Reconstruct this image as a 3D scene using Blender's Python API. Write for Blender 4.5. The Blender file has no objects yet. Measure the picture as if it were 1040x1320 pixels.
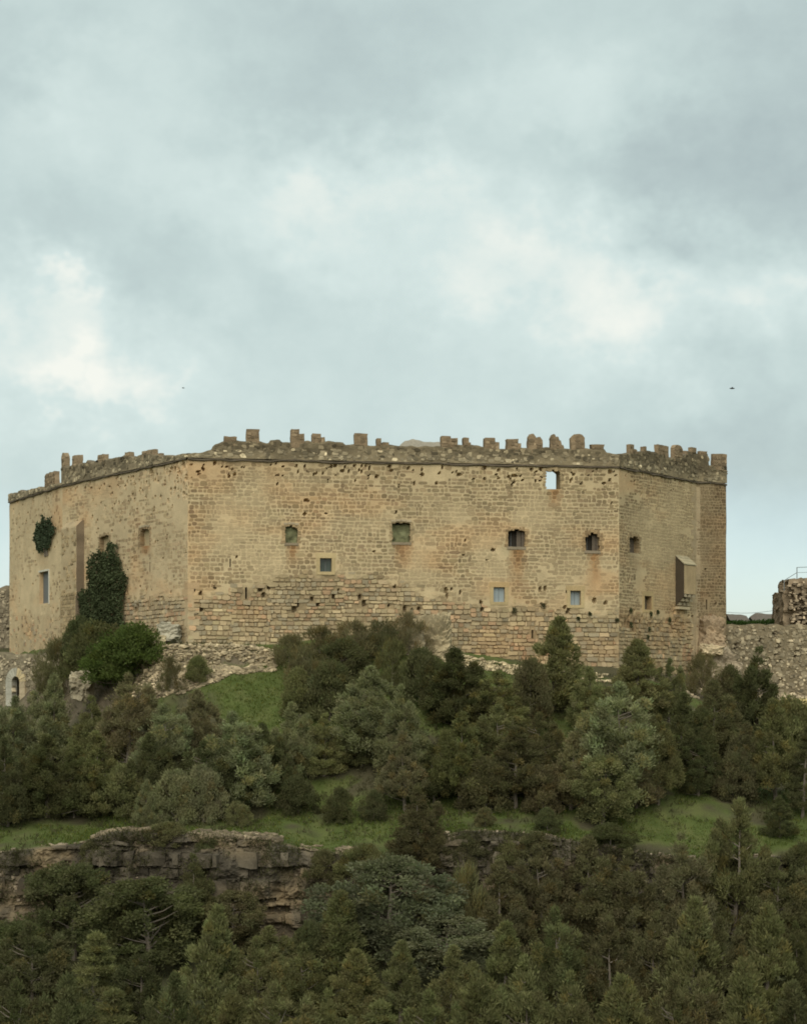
import bpy, math, random
import numpy as np
from mathutils import Vector, Matrix
R = math.radians
sc = bpy.context.scene
col = sc.collection
rng = np.random.default_rng(7)
random.seed(7)

# ------------------------------------------------------------------ camera
F, CX, HY = 2400.0, 520.0, 900.0      # focal length in photo pixels, centre column, horizon row
cam = bpy.data.cameras.new('camera'); camo = bpy.data.objects.new('camera', cam); col.objects.link(camo)
camo.location = (0, 0, 0); camo.rotation_euler = (R(90), 0, 0)
cam.sensor_fit = 'HORIZONTAL'; cam.sensor_width = 36.0; cam.lens = F / 1040 * 36
cam.shift_y = (HY - 660) / 1040; cam.clip_start = 0.5; cam.clip_end = 9000
sc.camera = camo

# ------------------------------------------------------------------ light
SUN_EL, SUN_AZ = 43.0, 187.0           # azimuth clockwise from +Y: behind the camera, to the left
SUN_STR, SKY_STR, EXPO = 1.5, 0.10, 1.10
CLOUD = 0.478
sun = bpy.data.lights.new('sun', 'SUN'); suno = bpy.data.objects.new('sun', sun); col.objects.link(suno)
sun.energy = SUN_STR; sun.angle = R(65); sun.color = (1.0, 0.945, 0.84)
sd = Vector((math.sin(R(SUN_AZ)) * math.cos(R(SUN_EL)), math.cos(R(SUN_AZ)) * math.cos(R(SUN_EL)), math.sin(R(SUN_EL))))
suno.rotation_euler = (-sd).to_track_quat('-Z', 'Y').to_euler(); suno.location = sd * 300
sc.view_settings.view_transform = 'Standard'; sc.view_settings.look = 'None'
sc.view_settings.exposure = EXPO; sc.view_settings.gamma = 1.0; sc.view_settings.use_curve_mapping = False
sc.render.engine = 'CYCLES'; sc.cycles.max_bounces = 6; sc.cycles.transparent_max_bounces = 4
sc.cycles.diffuse_bounces = 3; sc.cycles.pixel_filter_type = 'BLACKMAN_HARRIS'; sc.cycles.filter_width = 1.8

world = bpy.data.worlds.new('World'); sc.world = world; world.use_nodes = True
nt = world.node_tree; nt.nodes.clear()
class NT:
    def __init__(s, t): s.t = t
    def n(s, ty, **kw):
        nd = s.t.nodes.new(ty)
        for k, v in kw.items(): setattr(nd, k, v)
        return nd
    def l(s, a, b): s.t.links.new(a, b)
    def m(s, op, a, b=None, c=None, clamp=False):
        nd = s.n('ShaderNodeMath', operation=op); nd.use_clamp = clamp
        for i, q in enumerate((a, b, c)):
            if q is None: continue
            if isinstance(q, (int, float)): nd.inputs[i].default_value = q
            else: s.l(q, nd.inputs[i])
        return nd.outputs[0]
    def v(s, op, a, b=None):
        nd = s.n('ShaderNodeVectorMath', operation=op)
        for i, q in enumerate((a, b)):
            if q is None: continue
            if isinstance(q, (tuple, list)): nd.inputs[i].default_value = q
            else: s.l(q, nd.inputs[i])
        return nd
    def ramp(s, fac, stops):
        nd = s.n('ShaderNodeValToRGB'); e = nd.color_ramp.elements
        while len(e) < len(stops): e.new(0.5)
        for i, (p, c) in enumerate(stops): e[i].position = p; e[i].color = (*c, 1)
        s.l(fac, nd.inputs[0]); return nd.outputs[0]
    def mix(s, fac, a, b, mode='MIX'):
        nd = s.n('ShaderNodeMix', data_type='RGBA', blend_type=mode)
        for sock, q in ((nd.inputs[0], fac), (nd.inputs[6], a), (nd.inputs[7], b)):
            if isinstance(q, (int, float)): sock.default_value = q
            elif isinstance(q, (tuple, list)): sock.default_value = (*q, 1) if len(q) == 3 else q
            else: s.l(q, sock)
        return nd.outputs[2]
W = NT(nt)
tc = W.n('ShaderNodeTexCoord').outputs['Generated']
sky = W.n('ShaderNodeTexSky', sky_type='NISHITA', sun_disc=False)
sky.sun_elevation = R(SUN_EL); sky.sun_rotation = R(SUN_AZ); sky.air_density = 1.0; sky.dust_density = 2.0
skyc = W.v('SCALE', sky.outputs[0]); skyc.inputs['Scale'].default_value = SKY_STR
def noise(N, vec, scale, detail, rough=0.5, dist=0.0):
    nd = N.n('ShaderNodeTexNoise'); nd.inputs['Scale'].default_value = scale
    nd.inputs['Detail'].default_value = detail; nd.inputs['Roughness'].default_value = rough
    nd.inputs['Distortion'].default_value = dist; N.l(vec, nd.inputs['Vector']); return nd
st = W.v('MULTIPLY', tc, (1.0, 1.0, 1.25)).outputs[0]
wn = noise(W, st, 16.0, 4.0, 0.62)
wsh = W.v('SUBTRACT', wn.outputs['Color'], (0.5, 0.5, 0.5)).outputs[0]
wsc = W.v('MULTIPLY', wsh, (0.14, 0.14, 0.12)).outputs[0]
wv = W.v('ADD', tc, wsc).outputs[0]
n1 = noise(W, st, 6.5, 4.0, 0.55).outputs['Fac']
n2 = noise(W, st, 19.0, 5.0, 0.62).outputs['Fac']
val = W.m('ADD', W.m('MULTIPLY', W.m('SUBTRACT', n1, 0.5), 0.45), W.m('MULTIPLY', W.m('SUBTRACT', n2, 0.5), 0.42))
val = W.m('ADD', val, 0.50)
# cloud masses in the part of the sky the photograph shows: (column, row, width, height, strength)
for px, py, w, h, s in [(820, 385, 130, 65, .42), (610, 370, 90, 40, .18), (60, 450, 120, 75, .36), (115, 505, 60, 30, .28), (70, 392, 40, 22, .25),
                        (330, 265, 260, 60, .22), (90, 120, 60, 60, .22), (220, 90, 90, 45, .14), (720, 130, 120, 45, .20), (560, 300, 200, 60, .16),
                        (420, 160, 150, 55, -.24), (110, 310, 150, 55, -.22), (450, 30, 200, 60, -.20), (960, 240, 150, 90, -.24), (1000, 90, 120, 90, -.22),
                        (780, 220, 120, 50, -.16), (300, 400, 110, 50, -.10), (30, 30, 120, 60, -.15), (990, 560, 110, 80, -.22), (1020, 370, 40, 30, .25),
                        (520, 470, 300, 60, .06), (180, 560, 150, 50, .0)]:
    d = Vector(((px - CX) / F, 1, (HY - py) / F)).normalized()
    df = W.v('SUBTRACT', wv, tuple(d)).outputs[0]
    sc_ = W.v('MULTIPLY', df, (F / w, F / w, F / h)).outputs[0]
    q = W.v('DOT_PRODUCT', sc_, sc_).outputs['Value']
    val = W.m('MULTIPLY_ADD', W.m('POWER', 2.718, W.m('MULTIPLY', q, -0.6)), s, val)
cl = W.ramp(val, [(0.12, (.415, .500, .500)), (0.45, (.545, .655, .635)), (0.72, (.655, .765, .735)), (1.0, (.90, .915, .835))])
cls = W.v('SCALE', cl); cls.inputs['Scale'].default_value = CLOUD
sep = W.n('ShaderNodeSeparateXYZ'); W.l(tc, sep.inputs[0])
el = W.m('ADD', sep.outputs[2], W.m('MULTIPLY', W.m('SUBTRACT', n1, 0.5), 0.07))
cov = W.n('ShaderNodeMapRange'); W.l(el, cov.inputs[0])
cov.inputs[1].default_value = 0.0; cov.inputs[2].default_value = 0.12; cov.inputs[3].default_value = 0.2; cov.inputs[4].default_value = 0.97
mx = W.mix(cov.outputs[0], skyc.outputs[0], cls.outputs[0])
bg = W.n('ShaderNodeBackground'); W.l(mx, bg.inputs[0]); bg.inputs[1].default_value = 1.0
world.cycles.sampling_method = 'MANUAL'; world.cycles.sample_map_resolution = 256
wo = W.n('ShaderNodeOutputWorld'); W.l(bg.outputs[0], wo.inputs[0])

# ------------------------------------------------------------------ helpers
def H3(ix, iy, iz, seed):
    n = (ix.astype(np.int64) * 374761393 + iy.astype(np.int64) * 668265263 + iz.astype(np.int64) * 2147483647 + seed * 974634541) & 0xffffffff
    n = ((n ^ (n >> 13)) * 1274126177) & 0xffffffff
    n = ((n ^ (n >> 16)) * 2246822519) & 0xffffffff
    return ((n ^ (n >> 15)) & 0xffff) / 65535.0
def vn(x, y, z=0.0, seed=0):
    x, y, z = np.broadcast_arrays(np.asarray(x, float), np.asarray(y, float), np.asarray(z, float))
    x0, y0, z0 = np.floor(x), np.floor(y), np.floor(z)
    f = [(q - q0) for q, q0 in ((x, x0), (y, y0), (z, z0))]
    f = [q * q * (3 - 2 * q) for q in f]
    r = 0
    for i in (0, 1):
        for j in (0, 1):
            for k in (0, 1):
                w = (f[0] if i else 1 - f[0]) * (f[1] if j else 1 - f[1]) * (f[2] if k else 1 - f[2])
                r = r + w * H3(x0 + i, y0 + j, z0 + k, seed)
    return r
def fbm(x, y, z=0.0, seed=0, o=4, g=0.5):
    a, t, s = 1.0, 0.0, 0.0
    x, y, z = np.asarray(x, float), np.asarray(y, float), np.asarray(z, float)
    for i in range(o):
        t = t + a * vn(x, y, z, seed + i * 17); s += a; a *= g; x = x * 2.03 + 3.1; y = y * 2.03 + 7.7; z = z * 2.03 + 1.3
    return t / s

def mesh(name, V, FA, cols=None, smooth=False):
    """V (n,3); FA list of int arrays (m,k)"""
    if not isinstance(FA, (list, tuple)): FA = [FA]
    FA = [np.asarray(f, np.int32) for f in FA if len(f)]
    me = bpy.data.meshes.new(name)
    V = np.asarray(V, np.float32)
    me.vertices.add(len(V)); me.vertices.foreach_set('co', V.ravel())
    nl = sum(f.size for f in FA); npoly = sum(len(f) for f in FA)
    me.loops.add(nl); me.loops.foreach_set('vertex_index', np.concatenate([f.ravel() for f in FA]))
    starts = []; s = 0
    for f in FA: starts.append(s + np.arange(len(f)) * f.shape[1]); s += f.size
    me.polygons.add(npoly); me.polygons.foreach_set('loop_start', np.concatenate(starts).astype(np.int32))
    me.polygons.foreach_set('use_smooth', np.full(npoly, bool(smooth)))
    if cols is not None:
        ca = me.color_attributes.new('Col', 'FLOAT_COLOR', 'POINT')
        c = np.ones((len(V), 4), np.float32); c[:, :3] = cols
        ca.data.foreach_set('color', c.ravel())
    me.update(calc_edges=True); me.validate()
    return me

ORG = {}
def link(o, parent=None, origin=(0, 0, 0)):
    col.objects.link(o); origin = Vector(origin); ORG[o.name] = origin
    if parent is not None:
        o.parent = parent; o.location = origin - ORG[parent.name]
    else: o.location = origin
    return o
def obj(name, V, FA, mat, parent=None, cols=None, smooth=False, origin=None, kind=None):
    V = np.asarray(V, float)
    if origin is None:
        origin = (V[:, 0].mean(), V[:, 1].mean(), V[:, 2].min())
    me = mesh(name, V - np.array(origin), FA, cols, smooth)
    me.materials.append(mat)
    o = link(bpy.data.objects.new(name, me), parent, origin)
    if kind: o['kind'] = kind
    return o
def tag(o, label, cat, group=None):
    o['label'] = label; o['category'] = cat
    if group: o['group'] = group
    return o
def empty(name, loc, label, cat, group=None):
    o = bpy.data.objects.new(name, None); link(o, None, loc); o.empty_display_size = 0.3
    return tag(o, label, cat, group)
class MB:
    def __init__(s): s.V = []; s.F = {}; s.C = []; s.n = 0
    def add(s, V, FA, c):
        V = np.asarray(V, float); 
        if not isinstance(FA, (list, tuple)): FA = [FA]
        for f in FA:
            f = np.asarray(f); s.F.setdefault(f.shape[1], []).append(f + s.n)
        s.V.append(V); c = np.asarray(c, float)
        s.C.append(np.broadcast_to(c, (len(V), 3)) if c.ndim == 1 else c); s.n += len(V)
    def build(s, name, mat, parent=None, smooth=False, kind=None, origin=None):
        return obj(name, np.concatenate(s.V), [np.concatenate(f) for f in s.F.values()], mat, parent, np.concatenate(s.C), smooth, origin, kind)
def grid_faces(nu, nv):
    i = np.arange(nu - 1)[:, None] * nv + np.arange(nv - 1)[None, :]
    return np.stack([i, i + nv, i + nv + 1, i + 1], -1).reshape(-1, 4)
def block(x0, x1, y0, y1, z0, z1, n=(3, 2, 3), amp=0.03, rnd=0.0, seed=0, fs=2.0):
    """rough stone block: lattice box with noise and rounded edges"""
    vs, fs_, k = [], [], 0
    c = np.array([(x0 + x1) / 2, (y0 + y1) / 2, (z0 + z1) / 2]); h = np.array([(x1 - x0) / 2, (y1 - y0) / 2, (z1 - z0) / 2])
    for ax in range(3):
        a, b = [(1, 2), (2, 0), (0, 1)][ax]
        ga, gb = np.meshgrid(np.linspace(-1, 1, n[a] + 1), np.linspace(-1, 1, n[b] + 1), indexing='ij')
        for sg in (-1, 1):
            p = np.zeros((ga.size, 3)); p[:, a] = ga.ravel(); p[:, b] = gb.ravel(); p[:, ax] = sg
            g = grid_faces(n[a] + 1, n[b] + 1)
            if sg < 0: g = g[:, ::-1]
            vs.append(p); fs_.append(g + k); k += len(p)
    P = np.concatenate(vs); FF = np.concatenate(fs_)
    L = np.linalg.norm(P, axis=1, keepdims=True)
    P = P * (1 - rnd) + (P / L * 1.15) * rnd
    X = c + P * h
    q = X * fs + seed * 13.7
    for a in range(3):
        X[:, a] += (vn(q[:, 0] + 31 * a, q[:, 1], q[:, 2], seed + a) - 0.5) * 2 * amp
    return X, FF
def tube(pts, rad, k=6):
    pts = np.asarray(pts, float); rad = np.broadcast_to(np.asarray(rad, float), (len(pts),))
    V = []
    for i, p in enumerate(pts):
        t = pts[min(i + 1, len(pts) - 1)] - pts[max(i - 1, 0)]; t /= np.linalg.norm(t) + 1e-9
        a = np.cross(t, [0.31, 0.9, 0.2]); a /= np.linalg.norm(a) + 1e-9; b = np.cross(t, a)
        an = np.arange(k) * 2 * np.pi / k
        V.append(p + rad[i] * (np.cos(an)[:, None] * a + np.sin(an)[:, None] * b))
    V = np.concatenate(V); i = np.arange(len(pts) - 1)[:, None] * k; j = np.arange(k)[None, :]
    FF = np.stack([i + j, i + (j + 1) % k, i + k + (j + 1) % k, i + k + j], -1).reshape(-1, 4)
    return V, FF
def at(px, py, D): return np.array([(px - CX) / F * D, D, (HY - py) / F * D])

# ------------------------------------------------------------------ materials
def mat_attr(name, rough=0.9, scale=3.0, amt=0.35, bump=0.25, bscale=14.0, spec=0.15, fine=30.0, fineamt=0.25):
    m = bpy.data.materials.new(name); m.use_nodes = True; t = m.node_tree; t.nodes.clear(); N = NT(t)
    at_ = N.n('ShaderNodeAttribute'); at_.attribute_name = 'Col'
    g = N.n('ShaderNodeNewGeometry').outputs['Position']
    a = noise(N, g, scale, 5.0, 0.6).outputs['Fac']; b = noise(N, g, fine, 3.0, 0.6).outputs['Fac']
    f = N.m('ADD', N.m('MULTIPLY_ADD', a, amt * 2, 1 - amt), N.m('MULTIPLY_ADD', b, fineamt * 2, -fineamt))
    c = N.v('SCALE', at_.outputs['Color']); N.l(f, c.inputs['Scale'])
    p = N.n('ShaderNodeBsdfPrincipled'); N.l(c.outputs[0], p.inputs['Base Color'])
    p.inputs['Roughness'].default_value = rough; p.inputs['Specular IOR Level'].default_value = spec
    bn = noise(N, g, bscale, 4.0, 0.65).outputs['Fac']; bp = N.n('ShaderNodeBump')
    bp.inputs['Strength'].default_value = bump; bp.inputs['Distance'].default_value = 0.05
    N.l(bn, bp.inputs['Height']); N.l(bp.outputs[0], p.inputs['Normal'])
    o = N.n('ShaderNodeOutputMaterial'); N.l(p.outputs[0], o.inputs[0]); return m
def mat_leaf(name, trans=0.22, tint=(1.25, 1.3, 0.7)):
    m = bpy.data.materials.new(name); m.use_nodes = True; t = m.node_tree; t.nodes.clear(); N = NT(t)
    at_ = N.n('ShaderNodeAttribute'); at_.attribute_name = 'Col'
    oi = N.n('ShaderNodeObjectInfo')
    c = N.mix(1.0, at_.outputs['Color'], oi.outputs['Color'], 'MULTIPLY')
    d = N.n('ShaderNodeBsdfDiffuse'); N.l(c, d.inputs[0]); d.inputs['Roughness'].default_value = 0.6
    tr = N.n('ShaderNodeBsdfTranslucent'); N.l(N.mix(1.0, c, tint, 'MULTIPLY'), tr.inputs[0])
    ms = N.n('ShaderNodeMixShader'); ms.inputs[0].default_value = trans; N.l(d.outputs[0], ms.inputs[1]); N.l(tr.outputs[0], ms.inputs[2])
    o = N.n('ShaderNodeOutputMaterial'); N.l(ms.outputs[0], o.inputs[0]); return m
def mat_plain(name, c, rough=0.8, metal=0.0, spec=0.3, var=0.2, scale=8.0):
    m = bpy.data.materials.new(name); m.use_nodes = True; t = m.node_tree; N = NT(t)
    p = t.nodes['Principled BSDF']; g = N.n('ShaderNodeNewGeometry').outputs['Position']
    a = noise(N, g, scale, 4.0, 0.6).outputs['Fac']
    f = N.v('SCALE', None); f.inputs[0].default_value = c; N.l(N.m('MULTIPLY_ADD', a, var * 2, 1 - var), f.inputs['Scale'])
    N.l(f.outputs[0], p.inputs['Base Color'])
    p.inputs['Roughness'].default_value = rough; p.inputs['Metallic'].default_value = metal; p.inputs['Specular IOR Level'].default_value = spec
    return m
M_WALL = mat_attr('limestone_wall', 0.92, 1.3, 0.26, 0.6, 16.0, fine=18.0, fineamt=0.34)
M_RUB = mat_attr('rubble_stone', 0.93, 2.2, 0.32, 0.6, 12.0, fine=20.0, fineamt=0.3)
M_ROCK = mat_attr('cliff_rock', 0.93, 1.6, 0.45, 0.8, 7.0, fine=12.0, fineamt=0.35)
M_GROUND = mat_attr('grass_soil', 0.95, 0.8, 0.32, 0.8, 9.0, fine=9.0, fineamt=0.35)
M_LEAF = mat_leaf('foliage', .45, (1.15, 1.2, .8)); M_IVY = mat_leaf('ivy_leaf', 0.12)
M_GRASS = mat_leaf('grass_blade', 0.3)
M_BARK = mat_plain('bark', (0.165, 0.138, 0.105), 0.95, var=0.4, scale=6.0)
M_GLASSD = mat_plain('dark_pane', (0.035, 0.05, 0.04), 0.18, spec=0.5, var=0.4, scale=3.0)
M_GLASSB = mat_plain('grey_pane', (0.235, 0.275, 0.28), 0.35, spec=0.5, var=0.22, scale=2.5)  # grey-blue base colour stands in for sky reflected in the glass
M_SLATE = mat_plain('slate_shutter', (0.125, 0.13, 0.125), 0.6, var=0.2, scale=4.0)
M_WOOD = mat_plain('weathered_board', (0.105, 0.083, 0.06), 0.85, var=0.35, scale=5.0)
M_VOID = mat_plain('void_shade', (0.03, 0.025, 0.018), 0.9, var=0.3)  # near-black colour stands in for the unlit depth behind openings
M_MOSS = mat_plain('mossy_infill', (0.10, 0.115, 0.05), 0.95, var=0.45, scale=4.5)
M_METAL = mat_plain('galvanised_rail', (0.23, 0.25, 0.25), 0.5, 0.6, 0.4)
M_TILE = mat_plain('roof_tile', (0.105, 0.085, 0.065), 0.9, var=0.3, scale=2.0)
M_PLASTER = mat_plain('house_plaster', (0.42, 0.38, 0.31), 0.9, var=0.12)
M_WIRE = mat_plain('cable_sheath', (0.06, 0.06, 0.06), 0.7)
M_BIRD = mat_plain('dark_feathers', (0.05, 0.05, 0.048), 0.8)

# ------------------------------------------------------------------ terrain
RIMX = [-60, -21, -17, -15, -10.9, -6.9, -4.85, -.8, 1.6, 3.2, 7.3, 11.3, 15.4, 21, 60]
RIMZ = [-8.2, -8.0, -7.6, -6.9, -7.0, -7.4, -8.0, -8.2, -7.2, -6.9, -7.1, -7.9, -8.4, -8.2, -8.2]
def rim_y(x): return 97 + 1.6 * (fbm(np.asarray(x) * 0.22, 3.3, 0, 5, 3) - 0.5) * 2
def foot(x):
    zf = np.interp(x, [-60, -31, -20, -14, -8, -5, 1, 2.5, 4, 9, 14, 19, 24, 30, 60], [3, 3.4, 3.9, 3.3, 3.3, 3.9, 4.5, 3.9, 2.7, 1.8, 1.5, .8, .3, .2, 3])
    yf = np.interp(x, [-60, -31, -24.8, -13.9, 14.4, 20.9, 23.2, 28, 37, 60], [150, 146, 134.0, 118.4, 122.9, 131.3, 134, 137.0, 139.4, 146])
    return zf, yf
def ground(x, y):
    x, y = np.broadcast_arrays(np.asarray(x, float), np.asarray(y, float))
    zf, yf = foot(x)
    zr = np.interp(x, RIMX, RIMZ) + 0.25 * (fbm(x * 0.7, 9.1, 0, 6, 3) - 0.5)
    yr = rim_y(x); zt = np.interp(x, [-60, -21, -10, 0, 6, 14, 21, 60], [-6.6, -6.6, -6.4, -6.1, -5.9, -5.7, -6.6, -6.6])
    nz = (fbm(x * 0.35, y * 0.35, 0, 11, 4) - 0.5)
    # slope up to the castle
    t = np.clip((y - 102.5) / (yf - 102.5), 0, 1)
    ex = np.interp(x, [-24, -15], [3.6, .92]); zs = zt + (zf - zt) * t ** ex + nz * 0.9 * np.sin(t * np.pi)
    # rubble bank below the left of the front wall
    bank = np.clip(1 - np.abs((x + 12.3) / 4.6) ** 4, 0, 1)
    dd = np.clip((yf - 1.7 - y) / 1.0, 0, 1); zb = zf - dd * 2.3
    zs = np.where((y < yf) & (dd < 1), zs * (1 - bank) + np.maximum(zb, zs) * bank, zs)
    # flat behind the wall foot
    pl = np.interp(x, [-60, 18, 22, 60], [4.2, 4.2, 4.9, 4.9])
    t2 = np.clip((y - yf - 1.0) / 3.0, 0, 1); zs = np.where(y > yf, zf + (pl - zf) * t2, zs)
    # terrace
    tt = np.clip((y - yr) / (102.5 - yr), 0, 1)
    zterr = zr + (zt - zr) * (tt ** 1.2) + nz * 0.35
    z = np.where(y < 102.5, zterr, zs)
    # cliff and lower wood
    dc = yr - y
    ztoe = -12.4 + 0.8 * (fbm(x * 0.2, 4.4, 0, 8, 2) - 0.5)
    zl = np.where(dc < 1.3, zr + (ztoe - zr) * np.clip(dc / 1.3, 0, 1), ztoe - (dc - 1.3) * 0.33 + nz * 1.0)
    z = np.where(y < yr, zl, z)
    # valley and the near hillside the camera stands on
    near = np.interp(y, [-4000, -50, 2.5, 20, 45, 62], [3, -1.2, -1.7, -10, -26, -26.5])
    k = np.clip((y - 50) / 14, 0, 1); z = z * k + near * (1 - k) 
    return z
def lines(lo, hi, step, far, grow=1.35):
    a = list(np.arange(lo, hi + 1e-6, step)); s = step
    x = hi
    while x < far: s *= grow; x += s; a.append(x)
    x = lo; s = step
    while x > -far: s *= grow; x -= s; a.insert(0, x)
    return np.array(a)
gx = lines(-34, 34, 0.25, 4000); gy = lines(76, 136, 0.25, 4500)
GX, GY = np.meshgrid(gx, gy, indexing='ij'); GZ = ground(GX, GY)
sx = np.gradient(GZ, axis=0) / np.gradient(gx)[:, None]; sy = np.gradient(GZ, axis=1) / np.gradient(gy)[None, :]
slope = np.hypot(sx, sy)
nA = fbm(GX * 0.5, GY * 0.5, 0, 21, 4); nB = fbm(GX * 1.7, GY * 1.7, 0, 22, 3)
gr = np.array([0.062, 0.080, 0.021]); gr2 = np.array([0.086, 0.096, 0.031]); so = np.array([0.060, 0.050, 0.030]); rk = np.array([0.125, 0.10, 0.066])
f1 = np.clip((nB - 0.35) * 2.5, 0, 1)[..., None]
C = gr * (1 - f1) + gr2 * f1
fs = np.clip((nA - np.where(GY < 103.5, .60, .50)) * 7, 0, 1)[..., None]; C = C * (1 - fs * 0.85) + so * fs * 0.85
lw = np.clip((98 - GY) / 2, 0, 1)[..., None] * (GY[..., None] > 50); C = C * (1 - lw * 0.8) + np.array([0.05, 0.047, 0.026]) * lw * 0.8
fk = np.clip((slope - 0.95) * 2.2, 0, 1)[..., None]; C = C * (1 - fk) + rk * fk * (0.6 + 0.8 * nB[..., None])
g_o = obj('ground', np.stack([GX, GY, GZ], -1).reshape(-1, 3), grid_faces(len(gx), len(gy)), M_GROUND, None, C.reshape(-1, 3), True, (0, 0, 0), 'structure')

def hit(px, py):
    """depth at which the sight line through (px,py) meets the ground"""
    ys = np.arange(66, 150, 0.05); xs = (px - CX) / F * ys
    pr = HY - ground(xs, ys) / ys * F
    i = np.argmax(pr <= py)
    return float(ys[i]) if i > 0 else 70.0

# ------------------------------------------------------------------ castle
L3, L2, L1 = (-31.1, 147.0), (-24.8, 135.4), (-13.9, 120.0)
R1, R2, R3 = (14.4, 124.5), (20.9, 133.0), (23.25, 134.2)
ZC = 15.40
class Face:
    def __init__(s, a, b):
        s.a = np.array(a, float); s.b = np.array(b, float); d = s.b - s.a; s.L = float(np.hypot(*d)); s.d = d / s.L; s.n = np.array([s.d[1], -s.d[0]])
    def w(s, u, v, w):
        u, v, w = np.broadcast_arrays(np.asarray(u, float), np.asarray(v, float), np.asarray(w, float))
        return np.stack([s.a[0] + s.d[0] * u + s.n[0] * w, s.a[1] + s.d[1] * u + s.n[1] * w, v], -1)
    def uv(s, px, py, w=0.0):
        a = (px - CX) / F; b = (HY - py) / F; P = s.a + s.n * w
        u = (P[0] - a * P[1]) / (s.d[1] * a - s.d[0]); return u, (P[1] + s.d[1] * u) * b
FC = [Face(L3, L2), Face(L2, L1), Face(L1, R1), Face(R1, R2), Face(R2, R3)]
castle = empty('castle', (0, 133, 3), 'sandy stone castle with long crenellated front wall on the hilltop', 'castle')

# windows: face, px x0,x1,y0,y1, kind, arch, depth
WIN = [(0, 51, 63, 737, 778, 'slate', 0, .30), (1, 128, 141, 690, 714, 'blind', .12, .35), (1, 180.5, 193, 680, 704, 'blind', .22, .35),
       (2, 367, 384, 677, 700.5, 'moss', .2, .45), (2, 505, 529, 673, 699.5, 'moss', .08, .5), (2, 412.5, 427.5, 719.5, 737, 'dark', 0, .35),
       (2, 654.5, 677, 682, 705, 'shutter', .22, .6), (2, 636, 650.5, 757, 776, 'grey', 0, .22), (2, 754, 773, 686, 710, 'shutter', .38, .6),
       (2, 735, 748.5, 761.5, 780, 'grey', 0, .35), (2, 703, 722, 604.5, 630.5, 'sky', .2, 1.2),
       (3, 811, 824, 690, 713, 'wood', .3, .45), (3, 830.5, 839.5, 768.5, 786, 'wood', 0, .4),
       (2, 316, 318.5, 757, 772, 'slit', 0, .5), (2, 296, 297.6, 720, 731, 'slit', 0, .4), (2, 685, 687.4, 812, 823, 'slit', 0, .4),
       (1, 192.5, 194, 725, 738, 'slit', 0, .4), (1, 192.5, 194, 769, 781, 'slit', 0, .4),
       (4, 898.5, 901, 725, 744, 'slit', 0, .4), (4, 909.5, 911.5, 773, 786, 'slit', 0, .3)]
wins = {i: [] for i in range(5)}
for fi, x0, x1, y0, y1, kd, ar, dp in WIN:
    f = FC[fi]; xm, ym = (x0 + x1) / 2, (y0 + y1) / 2
    u0 = f.uv(x0, ym)[0]; u1 = f.uv(x1, ym)[0]; v1 = f.uv(xm, y0)[1]; v0 = f.uv(xm, y1)[1]
    wins[fi].append((u0, u1, v0, v1, kd, ar, dp))

MORT = np.array([0.436, 0.343, 0.202]); STN = np.array([0.245, 0.185, 0.104])
LOWS = np.array([0.352, 0.274, 0.160]); RED = np.array([0.36, 0.240, 0.138]); GREYL = np.array([0.285, 0.235, 0.150])
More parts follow.
